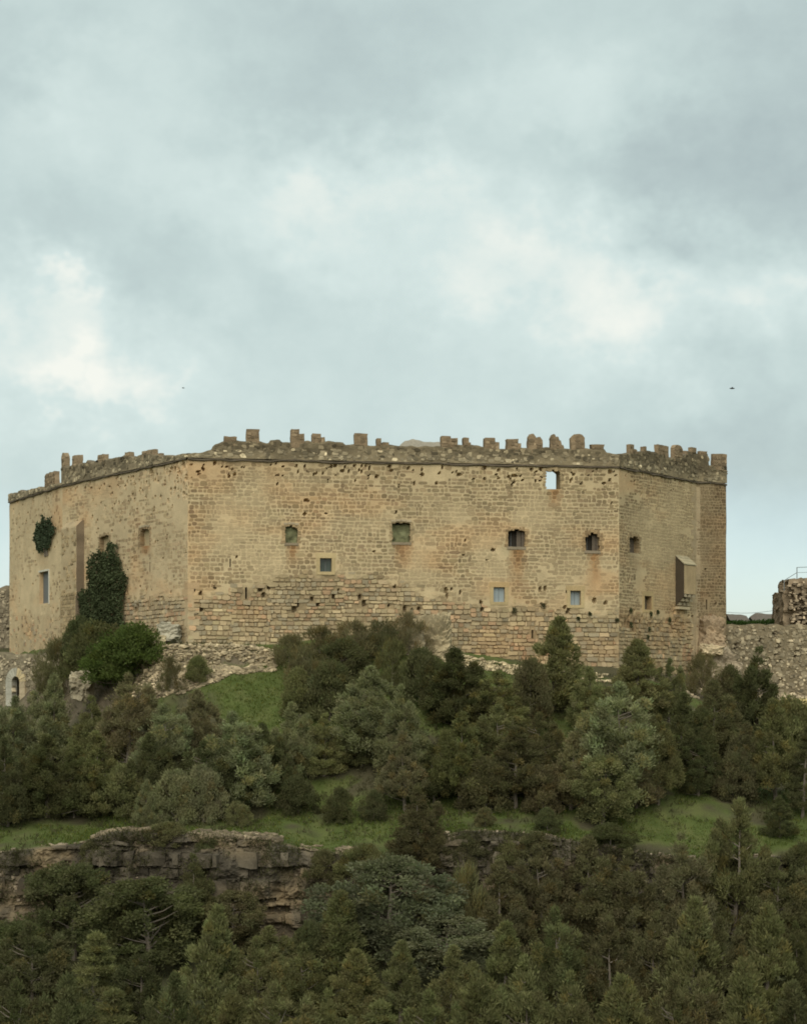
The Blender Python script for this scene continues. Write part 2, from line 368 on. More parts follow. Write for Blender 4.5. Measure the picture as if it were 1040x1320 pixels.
# lower edge of the pointed masonry on each face (px -> py), below which the joints stand open
ZB = {2: ([242, 330, 400, 480, 520, 560, 640, 720, 800], [772, 752, 738, 740, 752, 768, 782, 786, 790]),
      3: ([797, 897], [790, 800]), 1: ([80, 160, 242], [775, 770, 768]), 0: ([12, 80], [792, 792]), 4: ([897, 937], [798, 796])}
def zbound(fi, u):
    f = FC[fi]; px, py = ZB[fi]; q = [f.uv(a, b) for a, b in zip(px, py)]
    return np.interp(u, [a[0] for a in q], [a[1] for a in q])
def stain(fi, u, v, c):
    """multiply colour c by weather stains with a shape of their own"""
    c = np.array(c, float)
    big = fbm(u * 0.22, v * 0.3, fi, 41, 3); mid = fbm(u * 0.9, v * 0.9, fi, 42, 3)
    c = c * (0.86 + 0.30 * big)[..., None] * (0.90 + 0.2 * mid)[..., None]
    red = np.clip((fbm(u * 0.25, v * 0.55, fi, 43, 3) - 0.56) * 4, 0, 1)[..., None]
    c = c * (1 - red * 0.5) + c * np.array([1.10, 0.84, 0.68]) * red * 0.5
    for (u0, u1, v0, v1, kd, ar, dp) in wins[fi]:
        if kd in ('moss', 'shutter', 'sky', 'blind') or (kd == 'wood' and ar):
            ln = {'moss': 1.9, 'shutter': 3.2, 'sky': 1.5, 'blind': .7, 'wood': 2.0}[kd]
            t = (v0 - v) / ln; ce = (u0 + u1) / 2; hw = (u1 - u0) / 2
            k = np.clip(1 - np.abs(u - ce - 0.12 + 0.25 * (mid - .5)) / (hw * 1.15), 0, 1) ** 0.6 * np.clip((t + 0.08) * 12, 0, 1) * np.clip(1 - t, 0, 1) ** 0.8
            k = (k * np.clip(0.35 + 1.3 * fbm(u * 3.2, v * 0.7, 1, 44, 3), 0, 1))[..., None]
            tone = np.array([0.80, 0.60, 0.50]) if kd == 'wood' else np.array([0.64, 0.42, 0.28])
            if kd == 'wood': tone = np.array([0.72, 0.74, 0.78])
            c = c * (1 - k) + c * tone * k
            # grey wash beside and just under the sill
            k2 = np.clip(1 - np.hypot((u - ce + hw * 0.9) / (hw * 1.2), (v - v0 + 0.1) / 0.9), 0, 1)[..., None] * 0.6
            c = c * (1 - k2) + c * np.array([0.70, 0.75, 0.75]) * k2
    # dark lichen runs from the cornice
    run = np.clip((fbm(u * 1.6, 0.3, fi, 45, 3) - 0.45) * 3.0, 0, 1) * np.clip((v - (ZC - 2.0)) / 2.0, 0, 1)
    c = c * (1 - 0.30 * run[..., None] * np.array([0.8, 0.9, 1.0]))
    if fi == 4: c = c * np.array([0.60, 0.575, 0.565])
    if fi == 3: c = c * np.array([0.97, 0.96, 0.95])
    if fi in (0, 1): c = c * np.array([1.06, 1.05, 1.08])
    return c
def plaster(fi, u, v):
    """1 where render hides the stones"""
    q = fbm(u * 0.33, v * 0.6, fi, 51, 4); d = np.zeros_like(q)
    d = d + 0.17 * np.clip((v - 13.4) / 1.0, 0, 1) if fi in (2, 3) else d + 0.12
    if fi == 4: d = d - 0.3
    if fi == 3: d = d + 0.02
    lo = v < zbound(fi, u) + 0.3
    if fi == 0: d = d + np.where(lo, -0.1, 0.05)
    return np.where(lo & (fi in (1, 2, 3)), 0.0, np.clip((q + d - 0.66) * 8, 0, 1))

def octo(fi, uc, vc, a, b, wf, sharp, jit, wb=-0.12):
    """flat bevelled stones on a face: returns (n,16,3) verts and the face template"""
    n = len(uc); k = np.where(sharp, 0.86, 0.60)[:, None]; k2 = np.where(sharp, 0.74, 0.55)[:, None]
    A = a[:, None]; B = b[:, None]
    X = np.concatenate([-A, -A * k, A * k, A, A, A * k, -A * k, -A], 1); Y = np.concatenate([-B * k2, -B, -B, -B * k2, B * k2, B, B, B * k2], 1)
    X = X + rng.normal(0, 1, X.shape) * A * jit; Y = Y + rng.normal(0, 1, Y.shape) * B * jit
    bev = np.minimum(0.007, np.minimum(a, b) * 0.2)[:, None]
    X2 = X * (1 - bev / A); Y2 = Y * (1 - bev / B)
    U = np.concatenate([uc[:, None] + X, uc[:, None] + X2], 1); Vv = np.concatenate([vc[:, None] + Y, vc[:, None] + Y2], 1)
    Wd = np.concatenate([np.full((n, 8), wb), wf[:, None] + rng.normal(0, 0.003, (n, 8))], 1)
    return FC[fi].w(U, Vv, Wd) if isinstance(fi, int) else fi.w(U, Vv, Wd)
i8 = np.arange(8)
OCT = np.concatenate([np.stack([i8, (i8 + 1) % 8, (i8 + 1) % 8 + 8, i8 + 8], -1), np.array([[8, 9, 10, 11], [8, 11, 12, 15], [12, 13, 14, 15]])])
def add_octs(mb, P, cols):
    n = len(P); FF = (OCT[None] + (np.arange(n) * 16)[:, None, None]).reshape(-1, 4)
    mb.add(P.reshape(-1, 3), FF, np.repeat(cols, 16, 0))

bigstones = []
wallobjs = []
for fi, f in enumerate(FC):
    vlo = [-2.5, -2.5, 0.5, -1.5, -1.0][fi]
    step = [0.12, 0.09, 0.085, 0.10, 0.11][fi]
    ul = list(np.linspace(0, f.L, int(f.L / step) + 1)); vl = list(np.linspace(vlo, ZC, int((ZC - vlo) / step) + 1))
    for (u0, u1, v0, v1, *_r) in wins[fi]:
        for lst, qs in ((ul, (u0, u1)), (vl, (v0, v1))):
            for q in qs:
                lst[:] = [t for t in lst if abs(t - q) > step * 0.45 or t in (0, f.L, vlo, ZC) or getattr(t, 'keep', False)]
                lst.append(q)
    ul = np.unique(np.round(ul, 5)); vl = np.unique(np.round(vl, 5))
    U, V = np.meshgrid(ul, vl, indexing='ij')
    zb = zbound(fi, U)
    low = np.clip((zb - V) / 0.35 + (fbm(U * 1.2, V * 1.2, fi, 61, 3) - 0.5) * 3, 0, 1)
    if fi in (0, 4): low = low * 0.3
    Wd = (fbm(U * 0.5, V * 0.5, fi, 62, 4) - 0.5) * 0.04 + (fbm(U * 4, V * 4, fi, 63, 2) - 0.5) * 0.006
    Wd = Wd - low * (0.05 + 0.05 * fbm(U * 2.5, V * 2.5, fi, 64, 2))
    # erosion pits: a belt under the cornice, a few elsewhere
    pits = []
    npit = int(f.L * [5, 6, 4.5, 1.2, 1][fi])
    for _ in range(npit):
        top = rng.random() < [0.25, 0.55, .85, .7, .4][fi]
        pv = ZC - 0.15 - abs(rng.normal(0, [2, 1.4, 0.55, .4, 2][fi])) if top else rng.uniform(zb.mean(), ZC)
        pits.append((rng.uniform(0.2, f.L - 0.2), pv, rng.uniform(0.02, 0.06) * (1.6 if rng.random() < .2 else 1), rng.uniform(0.025, 0.09)))
    for _ in range(int(f.L * [.5, 1.0, 1.2, 3.0, 2][fi])):
        pits.append((rng.uniform(0.2, f.L - 0.2), zb.mean() - rng.uniform(-0.4, 1.2), rng.uniform(0.04, 0.09), rng.uniform(0.06, 0.15)))
    if fi == 1:
        for _ in range(60): pits.append((f.L - abs(rng.normal(0, 4)), ZC - 0.15 - abs(rng.normal(0, 1.3)), rng.uniform(0.03, 0.07), rng.uniform(0.05, 0.16)))
    pd = np.zeros_like(U)
    for pu, pv, ra, rb in pits:
        r = np.hypot((U - pu) / ra, (V - pv) / rb); pd = np.maximum(pd, np.clip((1.7 - r) * 2.0, 0, 1.0))
    Wd = Wd - pd * 0.38
    edge = np.clip(np.minimum(U, f.L - U) / 0.4, 0, 1) * np.clip((ZC - V) / 0.15, 0, 1); 
    inwin = np.zeros((len(ul) - 1, len(vl) - 1), bool); um = (ul[1:] + ul[:-1]) / 2; vm = (vl[1:] + vl[:-1]) / 2
    for (u0, u1, v0, v1, *_r) in wins[fi]:
        inwin |= ((um > u0) & (um < u1))[:, None] & ((vm > v0) & (vm < v1))[None, :]
        dist = np.maximum(np.maximum(u0 - U, U - u1), np.maximum(v0 - V, V - v1)); edge = np.minimum(edge, np.clip(dist / 0.15, 0, 1))
    Wd = Wd * edge
    pl = plaster(fi, U, V)
    c = MORT * np.ones(U.shape + (1,)) * (1 - 0.0 * pl[..., None])
    c = c * (1 - low[..., None] * np.array([0.40, 0.42, 0.44]))
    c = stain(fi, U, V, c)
    fcs = grid_faces(len(ul), len(vl))[~inwin.ravel()]
    used = np.unique(fcs); rm = -np.ones(U.size, int); rm[used] = np.arange(len(used))
    P = f.w(U, V, Wd).reshape(-1, 3)[used]; mb = MB(); mb.add(P, rm[fcs], c.reshape(-1, 3)[used])
    # inner face and top of the wall
    hole = [w for w in wins[fi] if w[4] == 'sky']
    cin = np.array([0.3, 0.25, 0.16])
    us = [0, f.L]; 
    if hole:
        u0, u1, v0, v1 = hole[0][:4]
        for (a, b, cc, d_) in ((0, u0, vlo, ZC), (u1, f.L, vlo, ZC), (u0, u1, vlo, v0), (u0, u1, v1, ZC)):
            mb.add(f.w([a, b, b, a], [cc, cc, d_, d_], -1.2), np.array([[3, 2, 1, 0]]), cin)
    else: mb.add(f.w([0, f.L, f.L, 0], [vlo, vlo, ZC, ZC], -1.2), np.array([[3, 2, 1, 0]]), cin)
    mb.add(f.w([0, f.L, f.L, 0], ZC, [0, 0, -1.2, -1.2]), np.array([[0, 1, 2, 3]]), cin)
    wo_ = mb.build('wall', M_WALL, castle); wo_['label'] = ['pale rendered wall at the far left', 'left flank wall with ivy', 'long front wall of coursed stone', 'right flank wall with box latrine', 'brown rubble end wall'][fi]
    wallobjs.append(wo_)
    # ---- stones
    uc, vc, aa, bb, ww, sh, big = [], [], [], [], [], [], []
    pan = [0.0]
    while pan[-1] < f.L: pan.append(pan[-1] + rng.uniform(2.2, 5.0))
    for pi_ in range(len(pan) - 1):
        v = vlo + rng.uniform(0, .3); row = pi_ * 100
        while v < ZC - 0.12:
            zbm = float(zbound(fi, (pan[pi_] + pan[pi_ + 1]) / 2)); lowz = v < zbm
            hr = (rng.uniform(0.20, 0.36) if lowz else rng.uniform(0.19, 0.31)) if fi != 4 else rng.uniform(.16, .27)
            if fi == 3 and not lowz: hr *= 0.85
            u = pan[pi_] + rng.uniform(-0.25, 0.1); ue = pan[pi_ + 1] - .02
            while u < min(ue, f.L):
                L_ = v < float(zbound(fi, u)) + 1.5 * (float(fbm(u * .7, v * .9, fi, 73, 3)) - .5)
                wd = rng.lognormal(math.log(0.37 if L_ else 0.36), 0.33) if fi != 4 else rng.lognormal(math.log(0.27), .35)
                if fi == 3: wd *= 0.9
                if u + wd > ue + .25: wd = max(.2, ue - u)
                gap = rng.uniform(0.012, 0.046) if L_ else rng.uniform(0.03, 0.055)
                w0, w1 = max(u, 0.0), min(u + wd, f.L)
                if w1 - w0 > 0.14:
                    wob = 0.16 * (fbm(u * 0.15, row * 0.05, fi, 71, 2) - 0.5)
                    hh = hr * (rng.uniform(0.85, 1.02) if L_ else rng.uniform(0.82, 1.10)); wob += rng.normal(0, .012) if L_ else rng.normal(0, .02)
                    uc.append((w0 + w1) / 2); vc.append(v + hr / 2 + wob); aa.append((w1 - w0 - gap) / 2); bb.append((hh - gap) / 2); big.append(L_)
                u += wd
            v += hr; row += 1
    uc, vc, aa, bb, big = map(np.array, (uc, vc, aa, bb, big)); n = len(uc)
    keep = (rng.random(n) > .03 * big) & (bb > 0.04) & (vc + bb < ZC - 0.04)
    pl = plaster(fi, uc, vc); keep &= rng.random(n) > pl * 0.96
    if fi in (0, 1): keep &= (big | (rng.random(n) > 0.35))
    if fi == 0: keep &= (rng.random(n) > 0.5)
    for pu, pv, ra, rb in pits: keep &= np.hypot((uc - pu) / (ra + aa * .7), (vc - pv) / (rb + bb * .7)) > 1
    for (u0, u1, v0, v1, kd, ar, dp) in wins[fi]:
        mg = 0.26 if kd in ('grey', 'dark') or (kd == 'wood' and not ar) else 0.03
        keep &= ~((uc + aa > u0 - mg) & (uc - aa < u1 + mg) & (vc + bb > v0 - mg) & (vc - bb < v1 + mg))
    uc, vc, aa, bb, big = uc[keep], vc[keep], aa[keep], bb[keep], big[keep]; n = len(uc)
    ww = np.where(big, rng.uniform(-0.035, 0.035, n), rng.uniform(0.006, 0.013, n)) + (fbm(uc * 0.5, vc * 0.5, fi, 62, 4) - 0.5) * 0.04
    P = octo(fi, uc, vc, aa, bb, ww, big & (rng.random(n) < .55), np.where(big, .11, .10)[:, None])
    base = np.where(big[:, None], LOWS, STN) * rng.lognormal(0, 0.15, (n, 1)) * (1 + rng.normal(0, .012, (n, 3)))
    rr = rng.random(n); rz = fbm(uc * 0.3, vc * 0.6, fi, 77, 2)
    rsel = big & (rr < np.clip((rz - 0.45) * 1.3, 0.02, 0.4)); base[rsel] = RED * rng.lognormal(0, .15, (rsel.sum(), 1))
    gsel = big & (rr > 0.8); base[gsel] = GREYL * rng.lognormal(0, .15, (gsel.sum(), 1))
    # some upper stones keep almost the colour of the mortar
    fd = (~big)[:, None] * np.clip(fbm(uc * 0.4, vc * 0.5, fi, 78, 3) * 2.2 - 0.85, 0, 0.75)[:, None]
    base = base * (1 - fd) + MORT * 0.9 * fd
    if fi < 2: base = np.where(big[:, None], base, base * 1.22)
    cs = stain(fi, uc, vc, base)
    if fi == 2 or fi == 1 or fi == 3:
        for i in np.where(big)[0]:
            zf = foot(f.w(uc[i], 0, 0)[0])[0]
            if vc[i] > zf - 0.2: bigstones.append((aa[i] * bb[i] * (1.0 if fi == 2 else 0.6), fi, i, P[i], cs[i]))
    wallobjs[-1]['_'] = 0; del wallobjs[-1]['_']
    f.st = (P, cs)
bigstones.sort(key=lambda q: -q[0])
chosen = {(b[1], b[2]) for b in bigstones[:300]}
for b in bigstones[:300]:
    obj('stone', b[3], OCT, M_WALL, wallobjs[b[1]], np.repeat(b[4][None], 16, 0), origin=tuple(b[3].mean(0)))
for fi, f in enumerate(FC):
    P, cs = f.st; k = np.array([(fi, i) not in chosen for i in range(len(P))])
    mb = MB(); add_octs(mb, P[k], cs[k]); mb.build('stonework', M_WALL, wallobjs[fi], kind='stuff')

# ---- window reveals, frames, infills
ASH = np.array([0.40, 0.31, 0.165])
def quadbox(f, u0, u1, v0, v1, w0, w1, amp=0.0, n=(2, 1, 2), seed=0):
    X, FF = block(u0, u1, w0, w1, v0, v1, n, amp, 0.0, seed, 3.0)
    return f.w(X[:, 0], X[:, 2], X[:, 1]), FF
nw = 0
for fi, f in enumerate(FC):
    for (u0, u1, v0, v1, kd, ar, dp) in wins[fi]:
        nw += 1; hw = (u1 - u0) / 2; ce = (u0 + u1) / 2
        cw = castle; mb = MB()
        rc = stain(fi, np.array([ce]), np.array([v0 + .3]), MORT * 0.85)[0]
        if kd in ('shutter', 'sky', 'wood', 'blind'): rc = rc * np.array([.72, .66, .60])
        # reveal: left jamb, right jamb, sill, head
        for q in (((u0, u0), (v0, v1)), ((u1, u1), (v1, v0)), ((u1, u0), (v0, v0)), ((u0, u1), (v1, v1))):
            (a, b), (c_, d_) = q
            nn = 6; tt = np.linspace(0, 1, nn)
            P = np.concatenate([f.w(a + (b - a) * tt, c_ + (d_ - c_) * tt, 0.0), f.w(a + (b - a) * tt, c_ + (d_ - c_) * tt, -dp)])
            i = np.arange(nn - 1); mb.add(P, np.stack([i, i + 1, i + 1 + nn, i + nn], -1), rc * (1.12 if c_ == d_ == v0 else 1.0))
        if ar:   # arch spandrels
            rise = ar * (v1 - v0); th = np.linspace(0, np.pi / 2, 7)
            for sg in (-1, 1):
                ax = ce + sg * hw * np.cos(th); az = v1 - rise + rise * np.sin(th)
                # a broken, uneven arch line
                az = az + (vn(ax * 7, az * 7, 0, nw) - 0.5) * 0.06 * np.sin(th * 2); cu = ce + sg * hw
                Fp = f.w(ax, az, 0.004); Bp = f.w(ax, az, -dp); Tp = f.w(ax, v1 + 0.0, 0.004)
                i = np.arange(6); P = np.concatenate([Fp, Bp, Tp]); q1 = np.stack([i, i + 1, i + 8, i + 7], -1); q2 = np.stack([i, i + 1, i + 15, i + 14], -1)
                mb.add(P, [np.concatenate([q1, q2]) if sg > 0 else np.concatenate([q1[:, ::-1], q2[:, ::-1]])], rc)
        win = mb.build('arrow_slit' if kd == 'slit' else 'window', M_WALL, cw)
        if kd in ('grey', 'dark') or (kd == 'wood' and not ar):   # dressed stone surround
            t = 0.24; g = 0.012
            for (a, b, c_, d_) in ((u0 - t, u0 - .004, v0, v1), (u1 + .004, u1 + t, v0, v1), (u0 - t - .05, u1 + t + .05, v1 + .004, v1 + 0.32), (u0 - t + .02, u1 + t - .02, v0 - 0.2, v0 - .004)):
                P, FF = quadbox(f, a, b, c_, d_, -0.05, 0.022 + rng.uniform(0, .012), 0.006, seed=nw)
                m2 = MB(); m2.add(P, FF, stain(fi, np.array([ce]), np.array([c_]), ASH)[0] * rng.uniform(.93, 1.04)); m2.build('window_surround', M_WALL, win)
        if kd == 'blind' and ar > .2 or kd in ('moss',) :
            t = 0.16                                          # worn lintel voussoirs
            for k in range(4):
                a = u0 - .06 + (u1 - u0 + .12) * k / 4; b = u0 - .06 + (u1 - u0 + .12) * (k + 1) / 4 - 0.02
                hgt = 0.05 - 0.03 * abs(k - 1.5)
                P, FF = quadbox(f, a, b, v1 + .01 + hgt, v1 + .15 + hgt, -0.06, 0.05, 0.02, seed=nw * 5 + k)
                m2 = MB(); m2.add(P, FF, np.array([.36, .29, .19]) * rng.uniform(.85, 1.1)); m2.build('lintel_stone', M_WALL, win)
        if ar:
            for side in (0, 1, 2):
                for k in range(7 if side < 2 else 5):
                    hs = rng.uniform(.09, .2); ov = rng.uniform(-.03, .07)
                    if side < 2:
                        vv = v0 + (v1 - v0) * (k + .5) / 7; ue = u0 if side == 0 else u1; sg = 1 if side == 0 else -1
                        a, b = sorted((ue - sg * rng.uniform(.12, .26), ue + sg * ov)); P, FF = quadbox(f, a, b, vv - hs / 2, vv + hs / 2, -.30, .014 + rng.uniform(0, .02), .02, (2, 1, 2), nw * 31 + k + side * 9)
                    else:
                        um_ = u0 + (u1 - u0) * (k + .5) / 5; P, FF = quadbox(f, um_ - hs * .7, um_ + hs * .7, v1 - ar * (v1 - v0) * .25 * abs(k - 2) - ov * 1.4, v1 + rng.uniform(.08, .2), -.30, .014 + rng.uniform(0, .02), .02, (2, 1, 2), nw * 37 + k)
                    m2 = MB(); m2.add(P, FF, stain(fi, np.array([ce]), np.array([v0 + .5]), STN * rng.uniform(.8, 1.35))[0]); m2.build('jamb_stone', M_WALL, win)
        if kd == 'sky': continue
        w = -dp + 0.01
        def panel(nm, mt, a, b, c_, d_, w_, th=0.05, amp=0.004, n=(3, 1, 3)):
            P, FF = quadbox(f, a, b, c_, d_, w_ - th, w_, amp, n, nw); return obj(nm, P, FF, mt, win)
        if kd == 'moss':
            P, FF = quadbox(f, u0 - .02, u1 + .02, v0 - .02, v1 - .10 * (v1 - v0), -dp - .2, -dp + .14, 0.10, (14, 1, 14), nw); m2 = MB(); m2.add(P, FF, np.array([.150, .152, .080]) * (.25 + 1.5 * fbm(P[:, 0] * 5, P[:, 2] * 5, P[:, 1], nw, 3))[:, None]); m2.build('mossy_infill', M_RUB, win)
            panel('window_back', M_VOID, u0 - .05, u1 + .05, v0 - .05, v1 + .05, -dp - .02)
            P, FF = quadbox(f, u0 - .02, u1 + .04, v0 - .14, v0 + .03, -.2, .05, 0.02, (5, 1, 2), nw); m2 = MB(); m2.add(P, FF, np.array([.22, .175, .115])); m2.build('sill', M_WALL, win)
        elif kd == 'dark':
            panel('pane', M_GLASSD, u0, u1, v0, v1, w); panel('window_bar', M_SLATE, ce - .02, ce + .02, v0, v1, w + .045, .04)
        elif kd == 'grey':
            panel('pane', M_GLASSB, u0, ce - .015, v0, v1, w); panel('pane', M_GLASSB, ce + .015, u1, v0, v1, w - .01); panel('window_bar', M_SLATE, ce - .014, ce + .014, v0, v1, w + .012, .05)
        elif kd == 'slate':
            for k in range(4): panel('shutter_board', M_SLATE, u0 + (u1 - u0) * k / 4 + .01, u0 + (u1 - u0) * (k + 1) / 4 - .01, v0, v1, w + rng.uniform(0, .015))
            for (a, b, c_, d_) in ((u1 + .005, u1 + .16, v0 - .1, v1 + .12), (u0 - .1, u1, v1 + .005, v1 + .14)):
                P, FF = quadbox(f, a, b, c_, d_, -.05, .05, .006, seed=nw); m2 = MB(); m2.add(P, FF, np.array([.52, .49, .40])); m2.build('window_surround', M_WALL, win)
        elif kd == 'shutter':
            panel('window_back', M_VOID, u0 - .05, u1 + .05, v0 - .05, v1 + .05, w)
            panel('shutter_leaf', M_WOOD, u0 + hw * 1.12, u0 + hw * 1.62, v0, v1 - ar * (v1 - v0) * .4, w + .22); panel('shutter_leaf', M_WOOD, u0 + hw * 1.65, u1, v0, v1 - ar * (v1 - v0) * .6, w + .3)
            panel('window_bar', M_SLATE, u0 + hw * .5, u0 + hw * .56, v0, v1, w + .05)
            P, FF = quadbox(f, u0 - .05, u1 + .03, v0 - .18, v0 + .01, -.2, .05, 0.012, (5, 1, 2), nw); m2 = MB(); m2.add(P, FF, np.array([.23, .185, .125])); m2.build('sill', M_WALL, win)
        elif kd == 'wood':
            nb = 5
            for k in range(nb): panel('board', M_WOOD, u0, u1, v0 + (v1 - v0) * k / nb + .006, v0 + (v1 - v0) * (k + 1) / nb - .006, w + rng.uniform(0, .02))
        elif kd == 'blind':
            P, FF = quadbox(f, u0, u1, v0, v1, -dp - .1, -dp + .03, .03, (5, 1, 6), nw); m2 = MB(); m2.add(P, FF, MORT * .8); m2.build('blocked_infill', M_WALL, win)
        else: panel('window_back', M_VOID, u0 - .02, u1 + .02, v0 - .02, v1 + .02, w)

# ---- cornice, parapet and merlons
PAR = {0: [(9, 638), (15, 636), (24, 635), (25, 632), (29, 632), (31, 634), (40, 631), (58, 627), (80, 622)],
       1: [(76, 602), (92, 600), (108, 597), (112, 597), (114, 594), (118, 596), (126, 594), (140, 591), (160, 587), (175, 588), (183, 586), (205, 585), (212, 588), (222, 587), (235, 584.5), (243, 584)],
       2: [(240, 585), (258, 584), (272, 581), (274, 576), (277, 572), (289, 568.5), (318, 568), (336, 569), (346, 571), (348, 568), (361, 568), (363, 571), (395, 569), (420, 569), (443, 569.5), (444, 573), (500, 573.5), (513, 575.5), (570, 575.5), (606, 573), (625, 577), (650, 578.5), (680, 577), (700, 577), (735, 578), (779, 579), (781, 583), (799, 586)],
       3: [(795, 586), (805, 585), (812, 583), (833, 581), (843, 582), (862, 590), (880, 588), (886, 582), (899, 584)], 4: [(895, 584), (911.5, 585), (912.2, 600), (938, 600)]}
PCOL = np.array([0.140, 0.112, 0.068])
for fi, f in enumerate(FC):
    q = [f.uv(a, b) for a, b in PAR[fi]]; o = np.argsort([a[0] for a in q]); pu = [q[i][0] for i in o]; pz = [q[i][1] for i in o]
    wf0 = 0.10
    n = int(f.L / 0.10); U1 = np.linspace(-0.0, f.L, n); nr = 11
    top = np.interp(U1, pu, pz) + (fbm(U1 * 2.2, fi, 0, 81, 3) - 0.5) * 0.20
    f.top = (U1, top)
    U, K = np.meshgrid(U1, np.linspace(0, 1, nr), indexing='ij'); z0 = ZC + 0.10
    V = z0 + (top[:, None] - z0) * K
    e = np.clip(np.minimum(U, f.L - U) / .3, 0, 1)
    Wf = wf0 + ((fbm(U * 1.1, V * 1.4, fi, 82, 4) - 0.5) * 0.12 + (fbm(U * 5, V * 5, fi, 83, 2) - .5) * .05) * e - 0.05 * (K > .95)
    Wb = -0.45 + (fbm(U * 1.1, V * 1.4, fi, 84, 3) - 0.5) * 0.1
    lich = fbm(U * 0.8, V * 1.6, fi, 85, 4)
    lightb = np.clip(1 - (V - z0) / 0.75, 0, 1) * np.clip(fbm(U * 0.5, V, fi, 86, 3) * 2.4 - .6, 0, 1)
    c = PCOL * (0.25 + 1.4 * lich)[..., None] * (.6 + .8 * fbm(U * 3, V * 3.5, fi, 87, 3))[..., None]; c = c * (1 - lightb[..., None] * .7) + np.array([.30, .24, .145]) * lightb[..., None] * .7
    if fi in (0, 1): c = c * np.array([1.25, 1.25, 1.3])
    mb = MB(); gf = grid_faces(n, nr)
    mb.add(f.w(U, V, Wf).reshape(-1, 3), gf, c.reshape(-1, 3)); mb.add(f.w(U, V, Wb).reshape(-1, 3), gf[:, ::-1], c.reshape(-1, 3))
    i = np.arange(n - 1); Tp = np.concatenate([f.w(U1, V[:, -1], Wf[:, -1]), f.w(U1, V[:, -1] + .02, -0.17), f.w(U1, V[:, -1], Wb[:, -1])])
    mb.add(Tp, np.concatenate([np.stack([i, i + 1, i + 1 + n, i + n], -1), np.stack([i + n, i + 1 + n, i + 1 + 2 * n, i + 2 * n], -1)]), np.array([.14, .115, .08]))
    for k_ in (0, -1):
        Pe = np.concatenate([f.w(U1[k_], V[k_], Wf[k_]), f.w(U1[k_], V[k_], Wb[k_])]); j = np.arange(nr - 1); mb.add(Pe, np.stack([j, j + 1, j + 1 + nr, j + nr], -1), PCOL)
    par = mb.build('parapet', M_RUB, castle)
    # rubble set in the parapet
    m_ = int(f.L * 34); uc = rng.uniform(0.1, f.L - .1, m_); tz = np.interp(uc, U1, top); vc = z0 + (tz - z0) * rng.random(m_) ** 0.9
    aa = rng.uniform(.07, .21, m_); bb = rng.uniform(.05, .14, m_); kp = (vc + bb < tz - .03) & (vc - bb > z0); uc, vc, aa, bb = uc[kp], vc[kp], aa[kp], bb[kp]
    lb = np.clip(1 - (vc - z0) / .9, 0, 1)[:, None]
    cc = (PCOL * (1 - lb) + np.array([.28, .232, .15]) * lb) * rng.lognormal(-.05, .42, (len(uc), 1))
    P = octo(fi, uc, vc, aa, bb, np.interp(uc, U1, Wf[:, nr // 2]) + rng.uniform(-.015, .03, len(uc)), np.zeros(len(uc), bool), .1, 0.0); mb = MB(); add_octs(mb, P, cc); mb.build('stonework', M_RUB, par, kind='stuff')
    # string course
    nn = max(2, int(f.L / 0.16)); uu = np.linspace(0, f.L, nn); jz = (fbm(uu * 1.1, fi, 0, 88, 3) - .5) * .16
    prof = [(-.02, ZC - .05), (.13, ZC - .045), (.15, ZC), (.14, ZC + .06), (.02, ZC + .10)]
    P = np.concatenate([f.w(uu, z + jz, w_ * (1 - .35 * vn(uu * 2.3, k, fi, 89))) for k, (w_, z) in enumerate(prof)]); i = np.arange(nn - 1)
    mb = MB(); mb.add(P, np.concatenate([np.stack([i + k * nn, i + 1 + k * nn, i + 1 + (k + 1) * nn, i + (k + 1) * nn], -1) for k in range(4)]), np.array([.10, .08, .055])); mb.build('cornice', M_RUB, castle)  # dark weathered tone, with the underside shade line put into it
# merlons: face, list of (x0,x1,ytop) steps, rounded
MER = [(0, [(58, 63.5, 617), (63.5, 77, 607)], 0), (1, [(76.5, 90, 583)], 1), (1, [(93, 107, 586)], 0), (1, [(126, 140, 585)], 0), (1, [(161, 173, 582)], 0), (1, [(183, 204, 579.5), (204, 211, 583.5)], 0),
       (2, [(289, 305, 562.5)], 0), (2, [(317.5, 334.5, 553)], 0), (2, [(375, 386, 553.5), (386, 392.5, 559)], 0), (2, [(402.5, 414, 559), (414, 419, 563.5)], 0), (2, [(457, 474, 558.5)], 0),
       (2, [(485.5, 491.5, 565)], 0), (2, [(493, 501.5, 570)], 0), (2, [(569, 581, 562), (581, 590, 564.5)], 0), (2, [(597, 604.5, 564), (604.5, 607, 570)], 0), (2, [(625, 638.5, 564), (638.5, 644, 570)], 0),
       (2, [(653.5, 668, 565.5), (668, 671.5, 571)], 0), (2, [(681, 691, 558.5), (691, 699.5, 562.5)], 1), (2, [(710, 717, 559.5), (717, 721, 562.5), (721, 724, 567.5), (724, 727.5, 573)], 1),
       (2, [(736, 753.5, 559)], 1), (2, [(762, 779, 572.5)], 2), (3, [(807, 817, 572.5), (817, 819.5, 579)], 0), (3, [(825, 833, 575)], 0), (3, [(843, 861.5, 573.5)], 0), (3, [(864, 880, 573)], 1),
       (3, [(880.5, 886, 580.5), (886, 891.5, 582), (891.5, 897, 577)], 0), (4, [(898.5, 911.5, 581.5)], 0), (4, [(916, 936.5, 585)], 0)]
